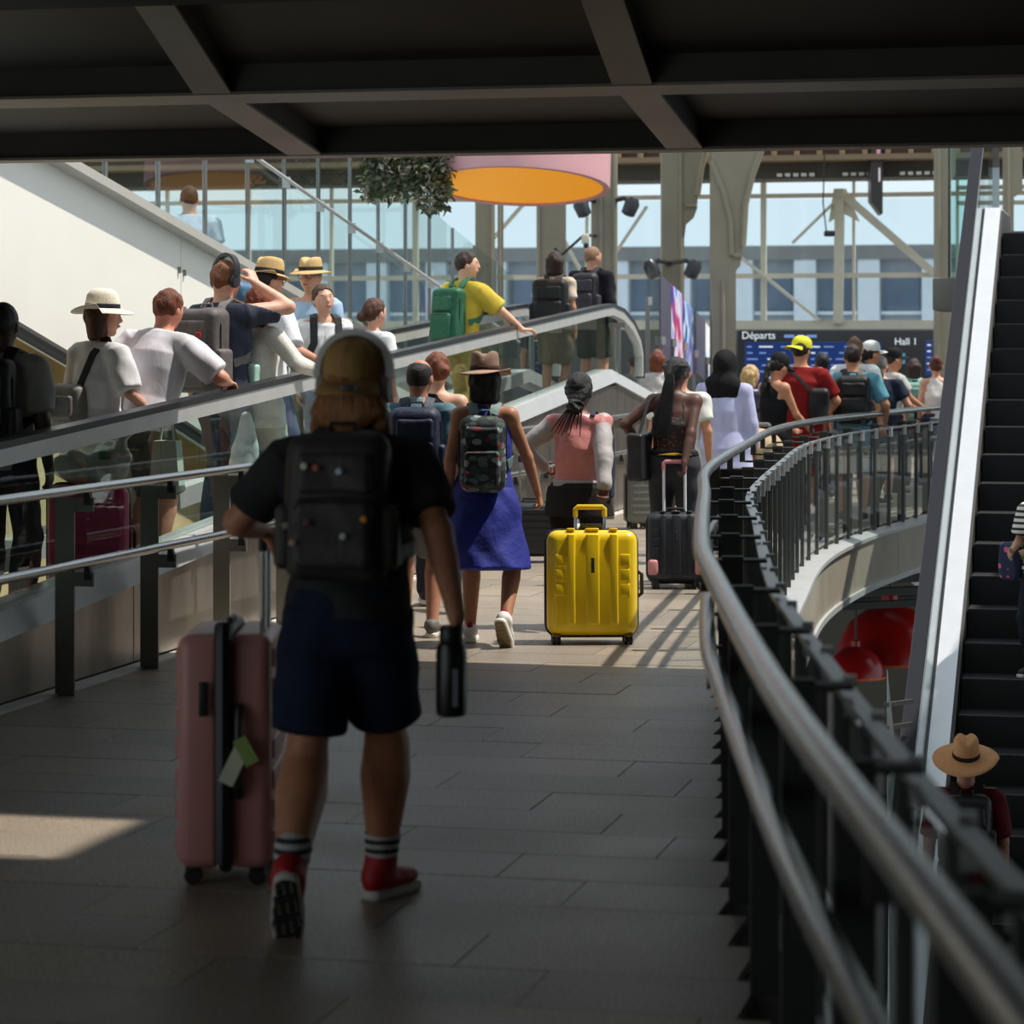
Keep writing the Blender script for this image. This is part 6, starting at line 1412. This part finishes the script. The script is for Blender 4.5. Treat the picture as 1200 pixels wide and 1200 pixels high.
# ------------------------------------------------------------------ people on the moving walkway
def trav(x, t, label, H, sex, skinc, rz=HD, **kw):
    kw.setdefault('bottom', TROU((70, 76, 92))); kw.setdefault('shoes', SHOE((110, 106, 100)))
    return person(label, TP(x, t), rz, H, sex, kw.pop('v', .009), skinc, 'travellers on the moving walkway', **kw)
T1 = trav(2, -5.75, 'man in a grey T-shirt with black backpack at the left edge', 1.68, 'm', DEEP, bulk=1.08, top=TEE((150, 148, 142), sleeve=.85), bottom=TROU((44, 46, 50)), hair=dict(kind='crop', col=(24, 18, 18)))
backpack(T1, 'black backpack on the man at the left edge', nylon((30, 30, 32)), w=.3, h=.5, d=.16, badge=((.03, -.12, .02), (170, 40, 44)))
T2 = trav(116, -5.98, 'woman in a cream wide-brim hat with black band on the moving walkway', 1.62, 'f', LIGHT, rz=HD-.45, top=TEE((222, 220, 222), sleeve=.9, fit=.024), head=(-.75, -.02, 0), face=True, hair=dict(kind='bob', col=(92, 60, 44)), bottom=TROU((190, 184, 170)), wr=[None, (.25, .2, .95)],
          hat=dict(kind='sunhat', mat_=mat('cream_felt_hat', (234, 226, 206), .85, 0, .05, 30, .3, 90), band=cloth((36, 38, 44)), brim=.075, crown=.125, droop=.03))
shoulder_bag(T2, 'grey sling bag with a black strap on the woman in the cream hat', nylon((140, 136, 132)), (-.09, -.17, -.40), (.12, .06, .14), .05, strap=nylon((26, 26, 28)), path=[(-.07, -.20, -.45, 0), (-.0, -.15, -.24, 1), (.06, -.12, -.06, 1), (.09, -.01, .05, 1), (.02, .12, -.1, 1)], w=.045, m2=nylon((120, 116, 112)))
T3 = trav(168, -5.74, 'red-haired man in a white T-shirt leaning on the handrail', 1.70, 'm', (216, 150, 124), rz=HD-.25, bulk=1.1, lean=.28, side=.06, top=TEE((226, 222, 230), sleeve=.85, fit=.022, fold=(.007, 26, 3)), head=(-.1, -.12, .05), hair=dict(kind='short', col=(112, 58, 34)), bottom=SHORT((112, 116, 104), len=1.), wr=[(-.26, .05, .96), (.30, .44, 1.13)], pole=[(-.8, -.4, 0), (1, -.6, -.5)], hdir=(None, (-.3, 1, -.15)), palm=(None, (0, 0, -1)))
T4 = trav(260, -5.80, 'man in a navy T-shirt wearing headphones and a grey backpack', 1.80, 'm', (220, 164, 140), rz=HD-.35, bulk=1.08, top=TEE((66, 70, 84), sleeve=.68, fit=.022), head=(-.2, -.12, 0), hair=dict(kind='short', col=(124, 76, 46), fold=(.007, 70, 3)), bottom=TROU((80, 92, 110)),
          wr=[None, (.165, .14, 1.66)], pole=[None, (1, .35, -1.1)], curl=(.4, .5), hdir=(None, (-.5, .1, .8)))
headphones(T4, 'black over-ear headphones on the navy T-shirt man', plastic((28, 28, 32), .3), plastic((40, 40, 44), .35))
backpack(T4, 'large grey backpack with many pockets on the navy T-shirt man', nylon((96, 88, 86)), w=.36, h=.54, d=.20, m2=nylon((108, 100, 98)), strap=nylon((130, 122, 120)), badge=((.09, -.14, .10), (196, 40, 60)))
lace = pattern('lace_cloth', (226, 220, 208), [(232, 228, 218), (206, 198, 184), (222, 214, 202)], 70, thr=.35)
T5 = trav(302, -5.62, 'auburn-haired woman in a white lace blouse with a hand on the handrail', 1.62, 'f', LIGHT, rz=HD-.5, top=dict(kind='long', mat=lace, fit=.016, hem=-.15, flare=.04, cuff=.75), hair=dict(kind='long', col=(110, 52, 34), len=.05), bottom=TROU((206, 204, 190), fit=.03), wr=[None, (.34, .26, 1.06)], hdir=(None, (.2, 1, -.1)), palm=(None, (0, 0, -1)))
shoulder_bag(T5, 'mint green paper bag carried by the woman in the lace blouse', paint((176, 214, 200), .6), (.10, -.17, -.40), (.075, .03, .13), .012, path=[(.05, -.19, -.28, 0), (.06, -.16, -.1, 1), (.09, -.02, .04, 1)], w=.02)
shirtp = pattern('spotted_shirt', (222, 222, 226), [(200, 202, 212), (224, 224, 228), (190, 192, 204)], 50, thr=.3)
T6 = trav(311, -5.95, 'man in a straw hat and patterned white shirt with a blue backpack', 1.74, 'm', (206, 146, 118), rz=HD-.7, bulk=1.05, top=dict(kind='tee', mat=shirtp, sleeve=.9, fit=.028), head=(-.1, -.05, 0), hair=dict(kind='crop', col=(40, 30, 26)), glasses=True, bottom=SHORT((86, 96, 122), len=1.), wr=[None, (.26, .26, 1.08)],
          hat=dict(kind='fedora', mat_=mat('straw', (206, 170, 116), .8, 0, .12, 60, .4, 200), band=cloth((30, 28, 30)), brim=.05, crown=.115, tilt=-.1))
backpack(T6, 'blue hiking backpack on the man in the patterned shirt', nylon((58, 92, 122)), w=.32, h=.56, d=.20, lid=True, drop=-.1, m2=nylon((70, 108, 138)), strap=nylon((40, 44, 52)))
T7 = trav(366, -6.18, 'man in glasses and a straw hat with dark band facing the camera', 1.70, 'm', (206, 150, 124), rz=PI-.5, face=True, glasses=True, top=TEE((166, 192, 218), sleeve=.9), hair=dict(kind='crop', col=(150, 140, 130)), head=(.1, -.05, 0), bottom=TROU((150, 140, 120)),
          hat=dict(kind='fedora', mat_=mat('straw', (206, 170, 116), .8, 0, .12, 60, .4, 200), band=cloth((52, 44, 38)), brim=.072, crown=.105))
T8 = trav(380, -5.84, 'young woman in a white button shirt facing the camera', 1.55, 'f', (216, 166, 140), rz=PI+.25, face=True, top=TEE((232, 230, 230), sleeve=.9, fit=.022), head=(.15, .02, .14), hair=dict(kind='bun', col=(80, 54, 38), at=(0, -.11, .02)), bottom=TROU((150, 158, 172)))
backpack(T8, 'black backpack of the young woman facing the camera', nylon((30, 30, 33)), w=.26, h=.40, d=.12, sides=False)
b = MB(); b.ribbon([push(T8['shirt'], tf(T8, 0, .14, z), .003)[0] for z in (-.06, -.15, -.25, -.36, -.46)], [T8['fwd']]*5, .022, .003); b.build('button_placket', cloth((214, 212, 212)), T8['root'])
T9 = trav(437, -5.66, 'child with a brown bun in a white T-shirt on the moving walkway', 1.40, 'f', LIGHT, rz=HD-.3, top=TEE((228, 226, 228)), hair=dict(kind='bun', col=(84, 50, 36), at=(-.04, -.11, -.04), fold=(.008, 90, 2)), head=(-.2, 0, 0), headf=1.05)
T10 = trav(541, -5.80, 'man in a yellow T-shirt with a hand on the handrail', 1.70, 'm', (222, 170, 140), rz=HD-.55, lean=.06, top=TEE((206, 178, 66), sleeve=.85, fit=.026), head=(-.75, 0, 0), face=True, hair=dict(kind='short', col=(52, 34, 26)), bottom=TROU((180, 160, 90)), wr=[None, (.40, .36, 1.02)], pole=[None, (.6, -1, -.4)], hdir=(None, (.3, 1, 0)), palm=(None, (0, 0, -1)))
backpack(T10, 'green rectangular backpack on the man in yellow', nylon((40, 96, 68)), w=.32, h=.48, d=.15, rnd=.04, m2=nylon((46, 104, 76)), strap=nylon((58, 112, 84)), sides=False, drop=.04)
T11 = trav(650, -5.82, 'woman in beige shorts with a black backpack near the top of the moving walkway', 1.60, 'f', TAN, v=.011, top=TEE((206, 192, 174)), hair=dict(kind='bob', col=(50, 34, 30)), bottom=SHORT((124, 112, 92), len=.9))
backpack(T11, 'black backpack with many straps on the woman in beige shorts', nylon((30, 31, 34)), w=.36, h=.5, d=.2, strap=nylon((36, 36, 40)))
T12 = trav(693, -5.82, 'man in a black jacket and shorts at the top of the moving walkway', 1.67, 'm', (206, 150, 124), v=.011, rz=HD-.2, bulk=1.05, top=LONG((34, 35, 40), fit=.024), hair=dict(kind='crop', col=(150, 112, 84)), bottom=SHORT((60, 66, 56), len=.95), head=(-.5, 0, 0))
backpack(T12, 'black and grey backpack on the man in the black jacket', nylon((40, 38, 44)), w=.3, h=.48, d=.15, m2=nylon((58, 54, 62)))
q = person('person in dark clothes standing lower behind the beige shorts woman', W(30.6, -6.7, .55), HD, 1.62, 'm', .0125, TAN, top=TEE((40, 42, 46)), bottom=TROU((40, 42, 48)), shoes=SHOE((40, 40, 40)), hair=dict(kind='short', col=(34, 26, 22)))
# luggage on the moving walkway
mag = mat('magenta_shell', (222, 66, 118), .35, 0, .05, 6)
p = TP(104, -5.64); suitcase('magenta hard-shell suitcase standing on the moving walkway', p+Vector((0, 0, .0)), HD+.35, .44, .27, .60, mag, plastic((70, 24, 40), .4), ribs='h', bev=.06, metal=steel(190), wheelm=plastic((210, 150, 140), .5))
pb = empty('plastic_bag', p+Vector((0, 0, .655)), 0, 'crumpled white plastic bag lying on the magenta suitcase', 'bag')
iso_obj('bag_film', [ell((-.05, 0, .09), (.17, .12, .09), k=.03), ell((.12, .02, .13), (.11, .1, .11), k=.03), cone((.17, -.02, .2), (.22, -.02, .28), .05, .03, k=.03)], .011, mat('thin_plastic', (206, 210, 202), .35, 0, .15, 14, .5, 30), pb, (), (.016, 34, 6))
b = MB(); b.rbox((.10, -.07, .16), (.07, .04, .05), .01, 2); b.build('green_packet', plastic((40, 120, 92), .5), pb)
p = TP(196, -5.52); cb = empty('paper_carrier', p+Vector((0, 0, .55)), HD, 'pale paper carrier bag held below the handrail by the white T-shirt man', 'bag')
b = MB(); b.hexa([(-.09, -.05, 0), (.09, -.05, 0), (.09, .05, 0), (-.09, .05, 0), (-.07, -.05, .26), (.07, -.05, .26), (.07, .05, .26), (-.07, .05, .26)]); b.build('bag_body', paint((200, 208, 196), .7), cb, smooth=False)
b = MB(); b.tube([(-.04, 0, .26), (-.03, 0, .36), (.03, 0, .36), (.04, 0, .26)], .006, 6); b.build('handle', paint((214, 214, 206)), cb)
p = TP(288, -5.52); cb = empty('clear_bag', p+Vector((0, 0, .42)), HD, 'clear plastic bag hanging behind the glass beside the lace blouse', 'bag')
iso_obj('bag_film', [seg((0, 0, .02), (0, 0, .42), (0, .5, 1), (.10, .09, .03), (.05, .05, .02), k=.02)], .011, mat('hazy_plastic', (196, 204, 208), .25, 0, .2, 16, .5, 26), cb, (), (.012, 30, 4))
# ------------------------------------------------------------------ people behind the glass on the ramp
def ramp(x, t, label, H, sex, skinc, **kw):
    D = D_on_t(x, t); s = s_of(at(x, D), D); kw.setdefault('bottom', TROU((60, 66, 80))); kw.setdefault('shoes', SHOE((60, 58, 56)))
    return person(label, W(s, t, wtop(s)-.8), kw.pop('rz', HD+PI*.5), H, sex, .0125, skinc, 'people behind the glass balustrade', **kw)
ramp(222, -8.3, 'person in a pale blue shirt behind the glass balustrade', 1.74, 'm', TAN, rz=HD+.5, bulk=1.1, top=TEE((176, 190, 208), fit=.03), hair=dict(kind='crop', col=(44, 34, 30)))
ramp(138, -8.7, 'person with dark hair low behind the left panes of the glass balustrade', 1.50, 'm', BROWN, rz=HD-1., top=TEE((90, 90, 92)), hair=dict(kind='crop', col=(30, 24, 22)))
q = ramp(432, -8.4, 'person with a dark backpack behind the middle panes of the glass balustrade', 1.66, 'm', TAN, rz=HD, top=TEE((196, 184, 176)), hair=dict(kind='short', col=(60, 44, 36)))
backpack(q, 'dark grey backpack behind the glass balustrade', nylon((48, 48, 52)), w=.32, h=.48, d=.16)
ramp(492, -8.4, 'person in pink behind the right panes of the glass balustrade', 1.58, 'f', LIGHT, rz=HD-1.2, top=TEE((222, 160, 160)), hair=dict(kind='bob', col=(60, 38, 30)), wr=[None, (.2, .25, 1.25)])
# ------------------------------------------------------------------ escalator riders
def on_esc(s, t): 
    i = math.floor((STOP-s)/.4); a = STOP-.4*(i+1); return W(a+.2, t, ez(a)+.115)
M_str = stripes('striped_shirt', (226, 220, 206), (30, 30, 36), 22, 2, .45)
l_ = on_esc(s_e-4.5, -.745)
E1 = person('woman in a striped shirt standing on the escalator at the right edge', l_, PI*.75, 1.60, 'f', .010, (190, 140, 112), top=dict(kind='tee', mat=M_str, sleeve=.75, fit=.02), hair=dict(kind='bob', col=(70, 50, 40)), bottom=TROU((30, 32, 40)), shoes=SHOE((40, 40, 42)), wr=[(-.1, .26, 1.0), (.12, .26, .98)], face=True)
shoulder_bag(E1, 'dark blue bag with coloured fruit print on the striped-shirt woman', pattern('fruit_print', (26, 28, 62), [(206, 90, 130), (90, 170, 90), (216, 170, 110), (200, 80, 90)], 16, thr=.36), (.26, .02, -.50), (.10, .13, .15), .05, path=[(.24, .05, -.34, 0), (.2, .04, -.1, 0), (.12, .0, .04, 1), (.1, -.08, -.05, 1)])
l2 = on_esc(s_e-3.3, -.62); suitcase('black suitcase standing on the escalator above the striped-shirt woman', l2, HD, .36, .24, .56, plastic((26, 27, 30), .4), blk, handle=.4, ribs='h', bev=.05)
l3 = on_esc(s_e-7.7, -1.14)
E2 = person('man in a tan fedora and dark red shirt low on the escalator', l3, HD+.1, 1.76, 'm', .010, (150, 96, 74), top=TEE((84, 14, 18), sleeve=.9), bottom=TROU((34, 34, 38)), shoes=SHOE((40, 38, 36)), hair=dict(kind='crop', col=(40, 32, 28)), head=(0, .30, 0),
            hat=dict(kind='fedora', mat_=mat('tan_straw', (186, 132, 84), .8, 0, .12, 60, .4, 200), band=cloth((34, 28, 26)), brim=.135, crown=.14, droop=.02))
backpack(E2, 'black backpack on the man in the fedora', nylon((22, 22, 24)), w=.32, h=.46, d=.15)
l4 = on_esc(s_e-8.4, -.70); bq = empty('red_bag', l4, 0, 'dark red bag at the right edge low on the escalator', 'bag')
iso_obj('bag_body', [rbx((0, 0, .2), (.17, .12, .2), .07)], .014, nylon((150, 40, 44)), bq, (), (.005, 24, 5))
b = MB(); b.tube([(-.08, 0, .38), (-.05, 0, .5), (.05, 0, .5), (.08, 0, .38)], .012, 6); b.build('handle', nylon((120, 30, 34)), bq)
